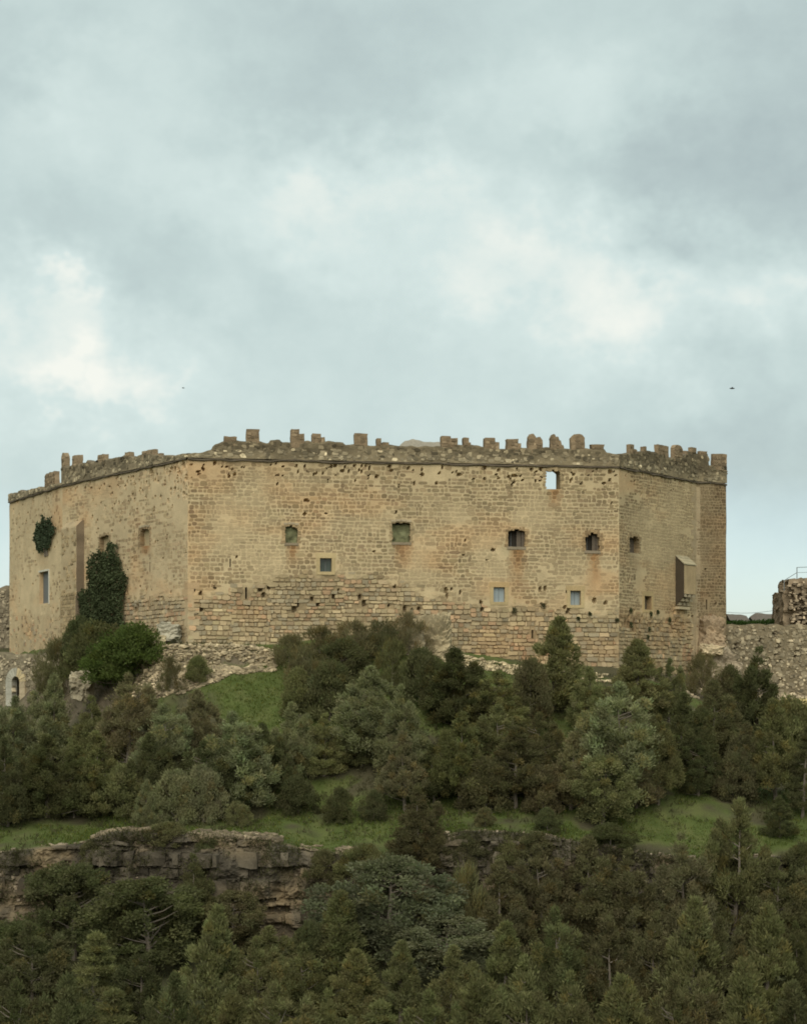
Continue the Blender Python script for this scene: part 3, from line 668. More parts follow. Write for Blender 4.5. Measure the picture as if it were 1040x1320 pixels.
for mi, (fi, steps, rd) in enumerate(MER):
    f = FC[fi]; mb = MB(); faces_ = []
    for k, (x0, x1, yt) in enumerate(steps):
        wbk = -.3 if fi < 2 else -.44 if fi < 3 else -.22; u0 = f.uv(x0, yt, wbk if fi >= 3 else .08)[0]; u1 = f.uv(x1, yt, wbk if fi < 2 else .08)[0]
        if u1 < u0 + .16: u0, u1 = (u0 + u1) / 2 - .08, (u0 + u1) / 2 + .08
        if k: u0 = pu1 - .03; u1 = max(u1, u0 + .14)
        pu1 = u1; v1 = f.uv((x0 + x1) / 2, yt, .08)[1]
        tb = float(np.interp((u0 + u1) / 2, *f.top)) - 0.35
        u0 = max(u0, 0.01); u1 = min(u1, f.L + (.06 if fi == 4 else 0))
        faces_.append((u0, u1, tb, v1)); nx = max(3, int((u1 - u0) / .16)); nz = max(4, int((v1 - tb) / .16))
        X, FF = block(u0, u1, wbk, .09 - .015 * k, tb, v1, (nx, 3, nz), 0.035, 0.0, mi * 3 + k, 3.5)
        if rd == 1:
            r = np.clip(np.abs(X[:, 0] - (u0 + u1) / 2) / ((u1 - u0) / 2), 0, 1); k_ = (X[:, 2] - tb) / (v1 - tb); X[:, 2] -= r ** 3 * np.clip(k_ * 3 - 2, 0, 1) * .28
        if rd == 2: k_ = np.clip((X[:, 2] - tb) / (v1 - tb) * 2 - 1, 0, 1); X[:, 0] += np.where(X[:, 0] > (u0 + u1) / 2, 1, -.3) * (k_ - .7) * .12
        cc = np.array([.200, .146, .088]) * (0.70 + .5 * fbm(X[:, 0] * 1.5, X[:, 2] * 4, mi, 91, 3))[:, None]
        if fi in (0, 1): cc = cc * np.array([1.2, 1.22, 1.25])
        strk = np.clip(fbm(X[:, 0] * 6, X[:, 2] * .6, mi, 92, 2) * 2 - .8, 0, 1)[:, None]; cc = cc * (1 + .35 * strk)
        mb.add(f.w(X[:, 0], X[:, 2], X[:, 1]), FF, cc)
    mo = mb.build('merlon', M_RUB, castle); uc, vc, aa, bb = [], [], [], []
    for (a_, b_, c_, d_) in faces_:
        v = c_ + .3
        while v < d_ - .16:
            h = rng.uniform(.16, .27); u = a_ + .03
            while u < b_ - .12:
                w_ = min(rng.uniform(.18, .42), b_ - .03 - u)
                if v + h < d_ - .04 - (.2 if rd == 1 else 0) and rng.random() < .85: uc.append(u + w_ / 2); vc.append(v + h / 2); aa.append(w_ / 2 - .015); bb.append(h / 2 - .015)
                u += w_
            v += h
    if uc:
        uc, vc, aa, bb = map(np.array, (uc, vc, aa, bb)); ok = (aa > .04) & (bb > .03); uc, vc, aa, bb = uc[ok], vc[ok], aa[ok], bb[ok]
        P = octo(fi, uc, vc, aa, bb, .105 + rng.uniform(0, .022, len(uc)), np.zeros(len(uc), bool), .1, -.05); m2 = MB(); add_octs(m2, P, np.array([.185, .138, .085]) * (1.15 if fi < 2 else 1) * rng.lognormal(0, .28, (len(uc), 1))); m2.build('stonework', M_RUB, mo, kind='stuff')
# hidden rear walls close the ring
mb = MB()
RP = [R3, (24.4, 150.0), (8, 166), (-22, 168), (-30.2, 160), L3]
for a, b in zip(RP[:-1], RP[1:]):
    f = Face(a, b); n = int(f.L / .5) + 2; U, V = np.meshgrid(np.linspace(0, f.L, n), np.linspace(0, 15.2, 20), indexing='ij')
    for w_, sgn in ((0, 1), (-1.2, -1)):
        P = f.w(U, V, w_ + (fbm(U, V, 0, 95, 3) - .5) * .08).reshape(-1, 3); g = grid_faces(n, 20); mb.add(P, g if sgn > 0 else g[:, ::-1], np.array([.27, .21, .13]))
    mb.add(f.w([0, f.L, f.L, 0], 15.2, [0, 0, -1.2, -1.2]), np.array([[0, 1, 2, 3]]), np.array([.2, .17, .1]))
mb.build('rear_wall', M_RUB, castle)
# low tiled ridge showing behind the parapet
f = FC[2]; u0, z0 = f.uv(512, 575, -2.2); u1, _ = f.uv(571, 575, -2.2); up, zp = f.uv(533, 566, -2.2)
U = np.linspace(u0, u1, 40); z = np.interp(U, [u0, up - .6, up, up + .8, u1], [z0 - .1, zp - .12, zp, zp - .15, f.uv(560, 570, -2.2)[1]]) + (vn(U * 4, 0, 0, 96) - .5) * .07
P = np.concatenate([f.w(U, z - 1.6, -1.3), f.w(U, z, -2.2), f.w(U, z - 1.6, -3.1)]); i = np.arange(39)
obj('ridge_roof', P, np.concatenate([np.stack([i, i + 1, i + 41, i + 40], -1), np.stack([i + 40, i + 41, i + 81, i + 80], -1)]), mat_plain('grey_tile', (.25, .225, .175), .9, var=.35, scale=9.0), castle)

# ---- buttress on the left wall
f = FC[1]; bt = MB()
ua = f.uv(79, 720, .6)[0]; ub = f.uv(98.5, 720, .6)[0]; zt_ = f.uv(100, 672)[1]; zm = f.uv(100, 766)[1]
for (a, b, c_, d_, w_) in ((ua, ub, zm, zt_, .60), (ua - .05, ub + .03, -2.0, zm + .02, .68)):
    n, m = 18, 40; U, V = np.meshgrid(np.linspace(a, b, n), np.linspace(c_, d_, m), indexing='ij')
    tp = np.clip((V - (d_ - .45)) / .45, 0, 1) if w_ < .66 else np.clip((V - (d_ - .12)) / .12, 0, 1) * .2
    Wd = w_ * (1 - tp * .75) + (fbm(U * 2, V * 2, 5, 97, 3) - .5) * .06
    c = stain(1, U, V, MORT * np.ones(U.shape + (1,)) * (.84 if w_ < .66 else .74) * (1 - .35 * np.clip((V - zt_ + 1.6) / 1.6, 0, 1) * (fbm(U * 2, V * 1.5, 7, 97, 3)))[..., None])
    bt.add(f.w(U, V, Wd).reshape(-1, 3), grid_faces(n, m), c.reshape(-1, 3))
    for e, sg in ((0, 1), (-1, -1)):
        Pe = np.concatenate([f.w(U[e], V[e], 0.0), f.w(U[e], V[e], Wd[e])]); j = np.arange(m - 1); q = np.stack([j, j + m, j + m + 1, j + 1], -1)
        ce_ = np.array([.17, .13, .085]) * (.7 + .6 * fbm(V[e] * 1.5, 0, 0, 98, 3))[:, None]; bt.add(Pe, q[:, ::-1] if sg > 0 else q, np.concatenate([ce_, ce_]))  # sides coloured darker than the front: their shade is painted in
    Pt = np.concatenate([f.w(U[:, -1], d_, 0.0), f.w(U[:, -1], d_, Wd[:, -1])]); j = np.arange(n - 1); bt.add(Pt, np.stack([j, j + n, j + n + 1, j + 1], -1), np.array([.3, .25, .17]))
bo = bt.build('buttress', M_WALL, castle)
fB = Face(f.a + f.n * .6, f.b + f.n * .6); uc, vc, aa, bb = [], [], [], []; v = 0.0
while v < zt_ - .6:
    h = rng.uniform(.2, .34); u = ua + .03
    while u < ub - .15:
        w_ = min(rng.uniform(.22, .5), ub - .02 - u)
        if rng.random() < (.9 if v < zm else .35): uc.append(u + w_ / 2); vc.append(v + h / 2); aa.append(w_ / 2 - .02); bb.append(h / 2 - .02)
        u += w_
    v += h
uc, vc, aa, bb = map(np.array, (uc, vc, aa, bb)); P = octo(fB, uc, vc, aa, bb, np.where(vc < zm, .105, .025) + rng.uniform(0, .02, len(uc)), np.zeros(len(uc), bool), .1, -.1); mb = MB(); add_octs(mb, P, STN * 1.25 * rng.lognormal(0, .2, (len(uc), 1))); mb.build('stonework', M_WALL, bo, kind='stuff')
# ---- box latrine on the right flank
f = FC[3]; wl = .68; ua = f.uv(870.5, 750)[0]; ub = f.uv(897, 750, wl)[0] - .02
ub = min(ub, f.L - .06); zt0 = f.uv(872, 717)[1]; zt1 = f.uv(889, 729, wl)[1]; zb_ = f.uv(889, 766, wl)[1]; zlow = f.uv(878, 783)[1]
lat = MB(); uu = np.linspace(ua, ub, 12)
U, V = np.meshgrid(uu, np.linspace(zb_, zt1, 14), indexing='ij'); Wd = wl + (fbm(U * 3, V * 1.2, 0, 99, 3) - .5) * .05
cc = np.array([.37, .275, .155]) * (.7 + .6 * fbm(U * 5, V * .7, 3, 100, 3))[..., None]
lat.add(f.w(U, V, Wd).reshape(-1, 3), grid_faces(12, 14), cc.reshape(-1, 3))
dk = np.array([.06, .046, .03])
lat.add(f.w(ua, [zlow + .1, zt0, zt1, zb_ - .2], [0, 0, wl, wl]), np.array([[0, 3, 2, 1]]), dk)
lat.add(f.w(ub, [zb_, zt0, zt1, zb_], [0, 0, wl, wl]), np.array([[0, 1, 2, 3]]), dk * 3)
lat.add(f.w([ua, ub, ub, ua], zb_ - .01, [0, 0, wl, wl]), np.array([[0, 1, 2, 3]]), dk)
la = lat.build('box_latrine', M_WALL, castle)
for k in range(3):
    a = k / 3; b = (k + 1) / 3; e = .05
    wA = wl + e - (wl + e) * a; wB = wl + e - (wl + e) * b; zA = zt1 + .03 + (zt0 - zt1) * a; zB = zt1 + .03 + (zt0 - zt1) * b
    P = f.w([ua - .05, ub + .03] * 4, [zA, zA, zB, zB, zA + .08, zA + .08, zB + .05, zB + .05], [wA, wA, wB, wB] * 2)
    obj('roof_slab', P, np.array([[4, 5, 7, 6], [0, 1, 5, 4], [0, 4, 6, 2], [1, 3, 7, 5], [2, 6, 7, 3], [0, 2, 3, 1]]), M_RUB, la, np.full((8, 3), (.33, .28, .18)) * rng.uniform(.85, 1.1))
for j in range(3):
    for k in range(3):
        uw = (ub - ua) / 3.3; us_ = ua + .1 + j * uw * 1.12
        hh = (zb_ - zlow) / 3.2; z1 = zb_ - .02 - k * hh
        P, FF = quadbox(f, us_, us_ + uw * .62, z1 - hh * .72, z1, -.02, wl - .02 - k * .2, .012, seed=j * 3 + k); m2 = MB(); m2.add(P, FF, np.array([.36, .30, .20]) * rng.uniform(.85, 1.1)); m2.build('corbel', M_WALL, la)
P, FF = quadbox(f, ua - .05, ub - .25, zlow - .16, zlow + .02, -.02, .34, .015, seed=9); m2 = MB(); m2.add(P, FF, np.array([.44, .36, .23])); m2.build('corbel_ledge', M_WALL, la)
# quoins at the two clear corners
for (fa, fb, zlo, zhi, cq) in ((1, 2, 3.0, 7.2, np.array([.37, .29, .175])), (3, 4, 0.2, ZC - .4, np.array([.35, .275, .17]))):
    A, B = FC[fa], FC[fb]; z = zlo; k = 0; cnr = B.a
    while z < zhi:
        h = rng.uniform(.34, .46); la_, lb_ = ((.75, .4) if k % 2 else (.4, .75)); e = .011
        if fb == 4: lb_ = min(lb_, .35)
        p0 = cnr + (A.n + B.n) * e / (1 + A.n @ B.n); pa = cnr - A.d * la_; pb = cnr + B.d * lb_
        pts = [pa - A.n * .1, pa + A.n * e, p0, pb + B.n * e, pb - B.n * .1]
        V = [(x, y, zz) for zz in (z + .003, z + h - .003) for x, y in pts]
        c = stain(fb, np.array([.3]), np.array([z]), cq)[0] if fb != 4 else stain(3, np.array([A.L - .3]), np.array([z]), cq)[0]
        obj('quoin', V, [np.array([[0, 1, 6, 5], [1, 2, 7, 6], [2, 3, 8, 7], [3, 4, 9, 8]]), np.array([[5, 6, 7, 8, 9]]), np.array([[4, 3, 2, 1, 0]])], M_WALL, castle, np.full((10, 3), c * rng.uniform(.94, 1.05)))
        z += h; k += 1
# ------------------------------------------------------------------ outlying walls and ruins
def rubble_wall(name, pts, ztop, zbot, label, cat, base, stone, dens, group=None, seed=0, thick=.8, holes=0, skip=None):
    """free standing rubble wall following plan points (left to right), with an uneven top"""
    mid = np.mean(pts, 0); root = empty(name, (mid[0], mid[1], zbot), label, cat, group)
    for si, (a, b) in enumerate(zip(pts[:-1], pts[1:])):
        f = Face(a, b); n = max(8, int(f.L / .16)); U1 = np.linspace(0, f.L, n); zt = np.interp(U1 / f.L, [0, 1], [ztop[si], ztop[si + 1]]) + (fbm(U1 * 1.3, si, 0, seed, 4) - .5) * .5
        m = max(8, int((max(ztop) - zbot) / .16)); U, K = np.meshgrid(U1, np.linspace(0, 1, m), indexing='ij'); V = zbot + (zt[:, None] - zbot) * K
        Wd = (fbm(U * .6, V * .6, 0, seed + 1, 4) - .5) * .3 + (fbm(U * 3, V * 3, 0, seed + 2, 2) - .5) * .12
        for _ in range(holes):
            pu, pv, r_ = rng.uniform(0, f.L), rng.uniform(zbot + 1, max(ztop)), rng.uniform(.08, .22); Wd -= .4 * np.clip(1.4 - np.hypot(U - pu, V - pv) / r_, 0, 1)
        Wd = Wd * np.clip(np.minimum(U, f.L - U) / .3, 0, 1)
        c = base * (.6 + .8 * fbm(U * .8, V * .8, 0, seed + 3, 4))[..., None]
        mb = MB(); g = grid_faces(n, m); msk = np.ones(len(g), bool)
        if skip is not None: um = (U1[1:] + U1[:-1]) / 2; Vm = (V[1:, 1:] + V[:-1, :-1]) / 2; msk = ~skip(f, np.repeat(um[:, None], m - 1, 1), Vm).ravel()
        mb.add(f.w(U, V, Wd).reshape(-1, 3), g[msk], c.reshape(-1, 3)); mb.add(f.w(U, V, -thick).reshape(-1, 3), g[:, ::-1][msk], c.reshape(-1, 3) * .8)
        i = np.arange(n - 1); mb.add(np.concatenate([f.w(U1, zt, Wd[:, -1]), f.w(U1, zt, -thick)]), np.stack([i, i + 1, i + 1 + n, i + n], -1), base * .8)
        for e in (0, -1):
            j = np.arange(m - 1); mb.add(np.concatenate([f.w(U[e], V[e], Wd[e]), f.w(U[e], V[e], -thick)]), np.stack([j, j + 1, j + 1 + m, j + m], -1), base * .8)
        wl_ = mb.build('wall', M_RUB, root)
        q = int(f.L * (max(ztop) - zbot) * dens); uc = rng.uniform(.1, f.L - .1, q); vc = zbot + rng.random(q) * (np.interp(uc, U1, zt) - zbot - .15)
        aa = rng.lognormal(math.log(.095), .4, q); bb = aa * rng.uniform(.5, .9, q)
        if skip is not None: kp = ~skip(f, uc, vc); uc, vc, aa, bb = uc[kp], vc[kp], aa[kp], bb[kp]
        ww = (fbm(uc * .6, vc * .6, 0, seed + 1, 4) - .5) * .3 + rng.uniform(-.02, .09, len(uc))
        P = octo(f, uc, vc, aa, bb, ww, np.zeros(len(uc), bool), .14, -.2); mb = MB(); add_octs(mb, P, stone * rng.lognormal(0, .35, (len(uc), 1)) * (.7 + .6 * fbm(uc, vc, 0, seed + 5, 2))[:, None]); mb.build('stonework', M_RUB, wl_, kind='stuff')
    return root
GREYST = np.array([.255, .21, .138])
rubble_wall('curtain_wall', [(23.0, 134.6), (28.0, 136.6), (37.5, 139)], [5.3, 5.35, 5.3], -1.5, 'low grey rubble curtain wall running right from the castle', 'wall', np.array([.185, .148, .092]), GREYST, 30, seed=200, holes=22)
def arch_skip(f, U, V):
    uc, vs = f.uv(21.5, 879); ul, ur = f.uv(17.0, 879)[0], f.uv(27.0, 879)[0]; zb2 = f.uv(21, 912)[1]
    r = (ur - ul) / 2; c = (ul + ur) / 2
    return (np.abs(U - c) < r) & (V > zb2) & ((V < vs) | (np.hypot(U - c, V - vs) < r * 1.2))
gate = rubble_wall('gate_wall', [(-31.5, 138.2), (-22.6, 132.2)], [3.4, 2.9], -3.0, 'ruined outer wall with pale round-arched gateway at the left edge', 'wall', np.array([.19, .16, .105]), np.array([.265, .222, .15]), 28, seed=230, holes=14, skip=arch_skip)
f = Face((-31.5, 138.2), (-22.6, 132.2))
vc0 = f.uv(21, 879)[1]; ul, ur = f.uv(17.0, 879)[0], f.uv(27.0, 879)[0]; cu = (ul + ur) / 2; ri = (ur - ul) / 2
zlo_ = f.uv(21, 912)[1]
P, FF = quadbox(f, ul - .1, ur + .1, zlo_ - 1, vc0 + ri + .5, -.75, -.66, 0, seed=3); obj('gate_shade_sheet', P, FF, M_VOID, gate)  # black sheet stands in for the darkness inside the open gateway
for k in range(9):                                       # voussoirs
    a0, a1 = np.pi * k / 9 + .02, np.pi * (k + 1) / 9 - .02; ro = ri + .62
    V = []
    for w_ in (-.4, .16):
        for aa_, rr_ in ((a0, ri), (a1, ri), (a1, ro), (a0, ro)): V.append(f.w(cu - rr_ * math.cos(aa_), vc0 + rr_ * math.sin(aa_), w_))
    cc = (np.array([.36, .34, .27]) if k < 5 else np.array([.45, .36, .21])) * rng.uniform(.85, 1.1)
    obj('voussoir', V, np.array([[0, 1, 2, 3], [7, 6, 5, 4], [0, 4, 5, 1], [1, 5, 6, 2], [2, 6, 7, 3], [3, 7, 4, 0]]), M_WALL, gate, np.full((8, 3), cc))
for sg in (-1, 1):
    for k in range(4):
        z1 = vc0 - k * .45; a, b = (ul - .62, ul) if sg < 0 else (ur, ur + .55)
        P, FF = quadbox(f, a, b, z1 - .44, z1, -.4, .14 + rng.uniform(0, .03), .012, seed=k + 7); m2 = MB(); m2.add(P, FF, (np.array([.36, .34, .275]) if sg < 0 else np.array([.36, .29, .19])) * rng.uniform(.9, 1.08)); m2.build('jamb_stone', M_WALL, gate)
rubble_wall('wall_fragment', [(-46, 155), (-31.3, 149.2)], [8.6, 8.95], 0.5, 'weathered brown wall stub behind the castle at the left edge', 'wall', np.array([.18, .148, .10]), np.array([.24, .2, .135]), 22, seed=260, holes=12)

# ruined tower at the right edge, with a handrail
tw = empty('ruined_tower', (32.6, 145.6, 4.5), 'stump of a brown ruined tower with a handrail on top at the right edge', 'tower')
for (x0, x1, y0, y1, z0, z1, sd_) in ((29.45, 35.5, 144.5, 149, 4.0, 8.3, 1), (29.9, 36.5, 144.2, 149, 8.25, 9.25, 2), (31.6, 36.5, 143.9, 149, 4.0, 9.45, 3)):
    X, FF = block(x0, x1, y0, y1, z0, z1, (34, 14, 30), .16, .05, sd_, 2.2); X = X + (fbm(X[:, 0] * 2.5, X[:, 1] * 2.5, X[:, 2] * 2.5, 275, 4) - .5)[:, None] * .45
    cc = np.array([.225, .172, .112]) * (.6 + .8 * fbm(X[:, 0], X[:, 2] * .8, X[:, 1], 271, 4))[:, None]
    obj('wall', X, FF, M_RUB, tw, cc)
q = 420; uc = 29.8 + rng.random(q) * 6; vc = rng.uniform(5.3, 9.0, q); f = Face((0, 143.9), (60, 143.9))
P = octo(f, uc, vc, rng.uniform(.06, .16, q), rng.uniform(.05, .11, q), rng.uniform(.0, .06, q), np.zeros(q, bool), .14, -.35); mb = MB(); add_octs(mb, P, np.array([.23, .18, .12]) * rng.lognormal(0, .4, (q, 1))); mb.build('stonework', M_RUB, tw, kind='stuff')
rail = MB(); pr = [(29.6, 144.8, 8.2), (29.6, 144.8, 9.15), (30.55, 144.6, 9.2), (30.55, 144.6, 10.15), (36.5, 144.6, 10.35)]
V, FF = tube([pr[1], (30.55, 144.6, 9.75)], .025, 5); rail.add(V, FF, (1, 1, 1)); V, FF = tube([pr[3], pr[4]], .025, 5); rail.add(V, FF, (1, 1, 1)); V, FF = tube([(30.55, 144.6, 9.75), (36.5, 144.6, 9.9)], .018, 5); rail.add(V, FF, (1, 1, 1))
ro_ = rail.build('handrail', M_METAL, tw)
for (x, y, z0, z1) in ((29.6, 144.8, 8.2, 9.17), (30.55, 144.6, 9.1, 10.17), (31.6, 144.6, 9.1, 10.2), (33.2, 144.6, 9.2, 10.25), (34.8, 144.6, 9.2, 10.3)):
    V, FF = tube([(x, y, z0), (x, y, z1)], .035, 6); obj('rail_post', V, FF, M_METAL, ro_)

# far village roofs and a cable beyond the curtain wall
for (px0, px1, py, D, lab) in ((936, 962, 793.0, 215, 'far low tiled roof peeping over the hedge nearest the castle'), (966, 1008, 792.0, 230, 'far longer tiled roof peeping over the hedge nearest the ruined tower')):
    x0, x1 = (px0 - CX) / F * D, (px1 - CX) / F * D; zt = (HY - py) / F * D; zg = 4.6
    h = empty('far_house', ((x0 + x1) / 2, D, zg), lab, 'house', 'village roofs behind the hedge')
    X, FF = block(x0 + .2, x1 - .2, D - 3, D + 3, zg, zt - .9, (4, 2, 2), .02); obj('wall', X, FF, M_PLASTER, h)
    n = 24; U = np.linspace(x0, x1, n); sag = (vn(U * .8, py, 0, 300) - .5) * .35; sag = sag * (1.6 + vn(U * 3, 0, 0, 301))
    Pq = np.concatenate([np.stack([U, np.full(n, D - 3.6), zt - 1.15 + sag * .3], -1), np.stack([U, np.full(n, D), zt + sag], -1), np.stack([U, np.full(n, D + 3.6), zt - 1.15 + sag * .3], -1)])
    i = np.arange(n - 1); obj('roof', Pq, np.concatenate([np.stack([i, i + 1, i + 1 + n, i + n], -1), np.stack([i + n, i + 1 + n, i + 1 + 2 * n, i + 2 * n], -1)]), M_TILE, h)
t_ = np.linspace(0, 1, 14); V, FF = tube(np.stack([24.2 + (29.5 - 24.2) * t_, 146.8 + 0 * t_, 6.95 - .25 * np.sin(np.pi * t_)], -1), .014, 4)
tag(obj('overhead_cable', V, FF, M_WIRE), 'thin sagging cable between the castle and the ruined tower', 'cable')

# ------------------------------------------------------------------ loose rock
def ico():
    p = (1 + 5 ** .5) / 2
    v = np.array([(-1, p, 0), (1, p, 0), (-1, -p, 0), (1, -p, 0), (0, -1, p), (0, 1, p), (0, -1, -p), (0, 1, -p), (p, 0, -1), (p, 0, 1), (-p, 0, -1), (-p, 0, 1)]) / math.hypot(1, p)
    f_ = np.array([(0, 11, 5), (0, 5, 1), (0, 1, 7), (0, 7, 10), (0, 10, 11), (1, 5, 9), (5, 11, 4), (11, 10, 2), (10, 7, 6), (7, 1, 8), (3, 9, 4), (3, 4, 2), (3, 2, 6), (3, 6, 8), (3, 8, 9), (4, 9, 5), (2, 4, 11), (6, 2, 10), (8, 6, 7), (9, 8, 1)])
    return v, f_
IV, IF = ico()
def rubble(mb, pos, size, colr, flat=.6):
    n = len(pos); s = np.asarray(size)[:, None, None]
    V = IV[None] * (1 + rng.normal(0, .17, (n, 12, 1))) * np.stack([rng.uniform(.8, 1.5, n), rng.uniform(.7, 1.2, n), np.full(n, flat) * rng.uniform(.7, 1.3, n)], -1)[:, None, :]
    a = rng.uniform(0, 6.28, n); ca, sa = np.cos(a)[:, None], np.sin(a)[:, None]
    V = np.stack([V[..., 0] * ca - V[..., 1] * sa, V[..., 0] * sa + V[..., 1] * ca, V[..., 2]], -1) * s + pos[:, None, :]
    mb.add(V.reshape(-1, 3), (IF[None] + (np.arange(n) * 12)[:, None, None]).reshape(-1, 3), np.repeat(colr, 12, 0))
def scree(name, xr, yr_, n, smin, smax, c, label=None, thr=.45):
    x = rng.uniform(*xr, n); y = rng.uniform(*yr_, n) if not callable(yr_) else yr_(x)
    k = fbm(x * .8, y * 1.5, 0, 310, 3) > thr; x, y = x[k], y[k]; z = ground(x, y); s = rng.lognormal(math.log(smin), .4, len(x)).clip(0, smax)
    mb = MB(); rubble(mb, np.stack([x, y, z], -1), s, np.array(c) * rng.lognormal(0, .3, (len(x), 1))); return mb.build(name, M_ROCK, None, kind='stuff')
RC = (.15, .118, .076)
yrim = lambda lo, hi: (lambda x: rim_y(x) + rng.uniform(lo, hi, len(x)))
o = scree('scree', (-16.2, -12.8), yrim(-.4, 1.1), 1500, .10, .3, RC, thr=.3); o['label'] = 'loose brown scree on the ledge at the left'
o = scree('scree', (-10.8, -6.4), yrim(-.6, 1.3), 1700, .10, .3, RC, thr=.3); o['label'] = 'band of loose broken stone above the cliff centre left'
o = scree('scree', (-5.4, -1.5), yrim(-.3, .9), 900, .09, .25, RC, thr=.4); o['label'] = 'loose stones on the grassy dip of the ledge'
o = scree('scree', (-22, 23), yrim(-1.2, .2), 2600, .10, .35, (.20, .16, .11), thr=.46); o['label'] = 'broken stones along the cliff edge'
o = scree('bank_rubble', (-17.0, -8.0), lambda x: foot(x)[1] - rng.uniform(.9, 3.2, len(x)), 6500, .09, .3, (.28, .225, .14), thr=.30); o['label'] = 'pale rubble bank below the left of the front wall'
o = scree('bank_rubble', (-17.2, -10.2), lambda x: foot(x)[1] - 2.4 - rng.random(len(x)) * np.clip((-9.8 - x) * .85, .2, 4.6), 3600, .10, .32, (.27, .215, .135), thr=.36); o['label'] = 'lower rubble spilling down left of the grassy mound'
o = scree('bank_rubble', (18.5, 30.0), lambda x: foot(x)[1] - rng.uniform(.2, 3.0, len(x)), 1900, .13, .4, (.31, .25, .165), thr=.36); o['label'] = 'rubble at the foot of the curtain wall'
o = scree('bank_rubble', (0.0, 14.0), lambda x: foot(x)[1] - rng.uniform(-.2, 1.6, len(x)), 1500, .11, .3, (.38, .31, .19), thr=.42); o['label'] = 'pale rubble along the foot of the front wall'
def rock(px, py, D, w, h, d, lab, c, seed, name='boulder', amp=.22, rnd=.5):
    p = at(px, py, D); X, FF = block(p[0] - w / 2, p[0] + w / 2, D - d / 2, D + d / 2, p[2] - h / 2, p[2] + h / 2, (26, 16, 26), amp * min(w, h), rnd, seed, 1.3 / max(.6, min(w, h)))
    ctr = X.mean(0); rdg = 1 - 2 * np.abs(fbm(X[:, 0] * 1.5, X[:, 1] * 1.5, X[:, 2] * 2.4, seed, 4) - .5) * 2; X = X + (X - ctr) * ((rdg - .6) * .32 + (fbm(X[:, 0] * 6, X[:, 1] * 6, X[:, 2] * 9, seed + 3, 2) - .5) * .3)[:, None]
    cc = np.array(c) * (.6 + .8 * fbm(X[:, 0] * 1.6, X[:, 1] * 1.6, X[:, 2] * 2.2, seed + 1, 4))[:, None]
    tag(obj(name, X, FF, M_ROCK, None, cc, False), lab, 'rock')
rock(105, 884, 122, 1.3, 1.7, 1.3, 'upright pale boulder poking out of the bushes at the left', (.29, .25, .17), 1, amp=.12, rnd=.35)
rock(217, 816, 120.3, 1.5, 1.2, 1.2, 'white and grey boulder leaning on the front left corner of the castle', (.34, .31, .23), 2, amp=.12, rnd=.35)
rock(203, 826, 119.5, 1.0, .6, .9, 'low pale stone lying left of the corner boulder', (.42, .35, .22), 3)
rock(556, 835, 119.0, 2.0, 3.6, 1.8, 'tall pale rock outcrop under the middle of the front wall', (.30, .245, .148), 4, 'rock_outcrop', .2, .3)
rock(532, 845, 118.4, 1.6, 2.8, 1.5, 'lower grey rock outcrop just left of the tall pale one', (.27, .225, .145), 14, 'rock_outcrop', .25, .3)
rock(917, 838, 131.0, 1.6, .75, 1.2, 'flat smooth boulder jutting from the rock below the brown end wall', (.40, .32, .20), 5, amp=.12)
rock(918, 826, 133.2, 2.0, 2.6, 1.6, 'broken orange-brown rock mass under the brown end wall', (.29, .215, .135), 6, 'rock_outcrop', .2, .25)
rock(925, 862, 131.8, 2.4, 2.4, 1.8, 'grey rock mass at the foot of the end wall', (.27, .22, .15), 7, 'rock_outcrop')
rock(1028, 908, 128, 1.8, .7, 1.5, 'ochre ledge of rock below the curtain wall at the right edge', (.42, .33, .15), 8, 'rock_outcrop', .12)

# ------------------------------------------------------------------ cliff
cl_x = np.arange(-25, 25, .3); cliffroot_y = rim_y(cl_x)
strata = []; z = -6.4
while z > -13.0: h = float(rng.choice([.2, .3, .45, .6, .8, 1.0])); strata.append((z - h, z)); z -= h
sz = np.array([q[0] for q in strata][::-1]); sdep = rng.uniform(-.30, .30, len(strata))
def cliff_front(x, z):
    """y of the rock face: bedded ledges, vertical joints, rough surface"""
    zr_ = np.interp(x, RIMX, RIMZ); k = np.clip((zr_ - z) / 5.6, 0, 1)
    zz = z + .25 * (fbm(x * .25, 1.1, 0, 331, 3) - .5); i = np.clip(np.searchsorted(sz, zz) - 1, 0, len(sdep) - 1)
    led = sdep[i] * .8 + (H3(np.floor(x * 1.1 + i * .37 + fbm(x * .7, i * 1.0, 0, 332, 2) * 1.2), i * 1.0, i * 0.0, 333) - .5) * .55
    return rim_y(x) - 1.0 * k - .25 - led - .5 * np.sin(np.pi * k) + (fbm(x * .45, z * .6, 0, 320, 4) - .5) * 1.3 + (fbm(x * 1.8, z * 2.8, 0, 322, 4) - .5) * .60 + np.abs(fbm(x * 1.1, z * .5, 0, 334, 3) - .5) * 1.6 + (vn(x * 9, z * 13, 0, 335) - .5) * .10
def cliff_col(x, z):
    px_ = CX + F * x / 96.0; c = np.array([.072, .060, .042]) * (.30 + 1.4 * fbm(x * 1.6, z * .45, 0, 321, 4))[..., None]
    och = np.clip((fbm(x * .5, z * .8, 0, 325, 3) - .52) * 6, 0, 1)
    och = np.maximum(och, np.clip(1 - np.abs(px_ - 345) / 80, 0, 1) * np.clip((-9.3 - z) / .5, 0, 1) * .9); och = np.maximum(och, np.clip(1 - np.abs(px_ - 40) / 100, 0, 1) * np.clip((-9.9 - z) / .4, 0, 1) * .9)
    och = (och * np.clip(fbm(x * 2, z * 2, 0, 327, 3) * 2 - .3, 0, 1))[..., None]
    return c * (1 - och) + np.array([.18, .135, .078]) * och * (.7 + .6 * fbm(x * 3, z * 3, 0, 328, 2))[..., None]
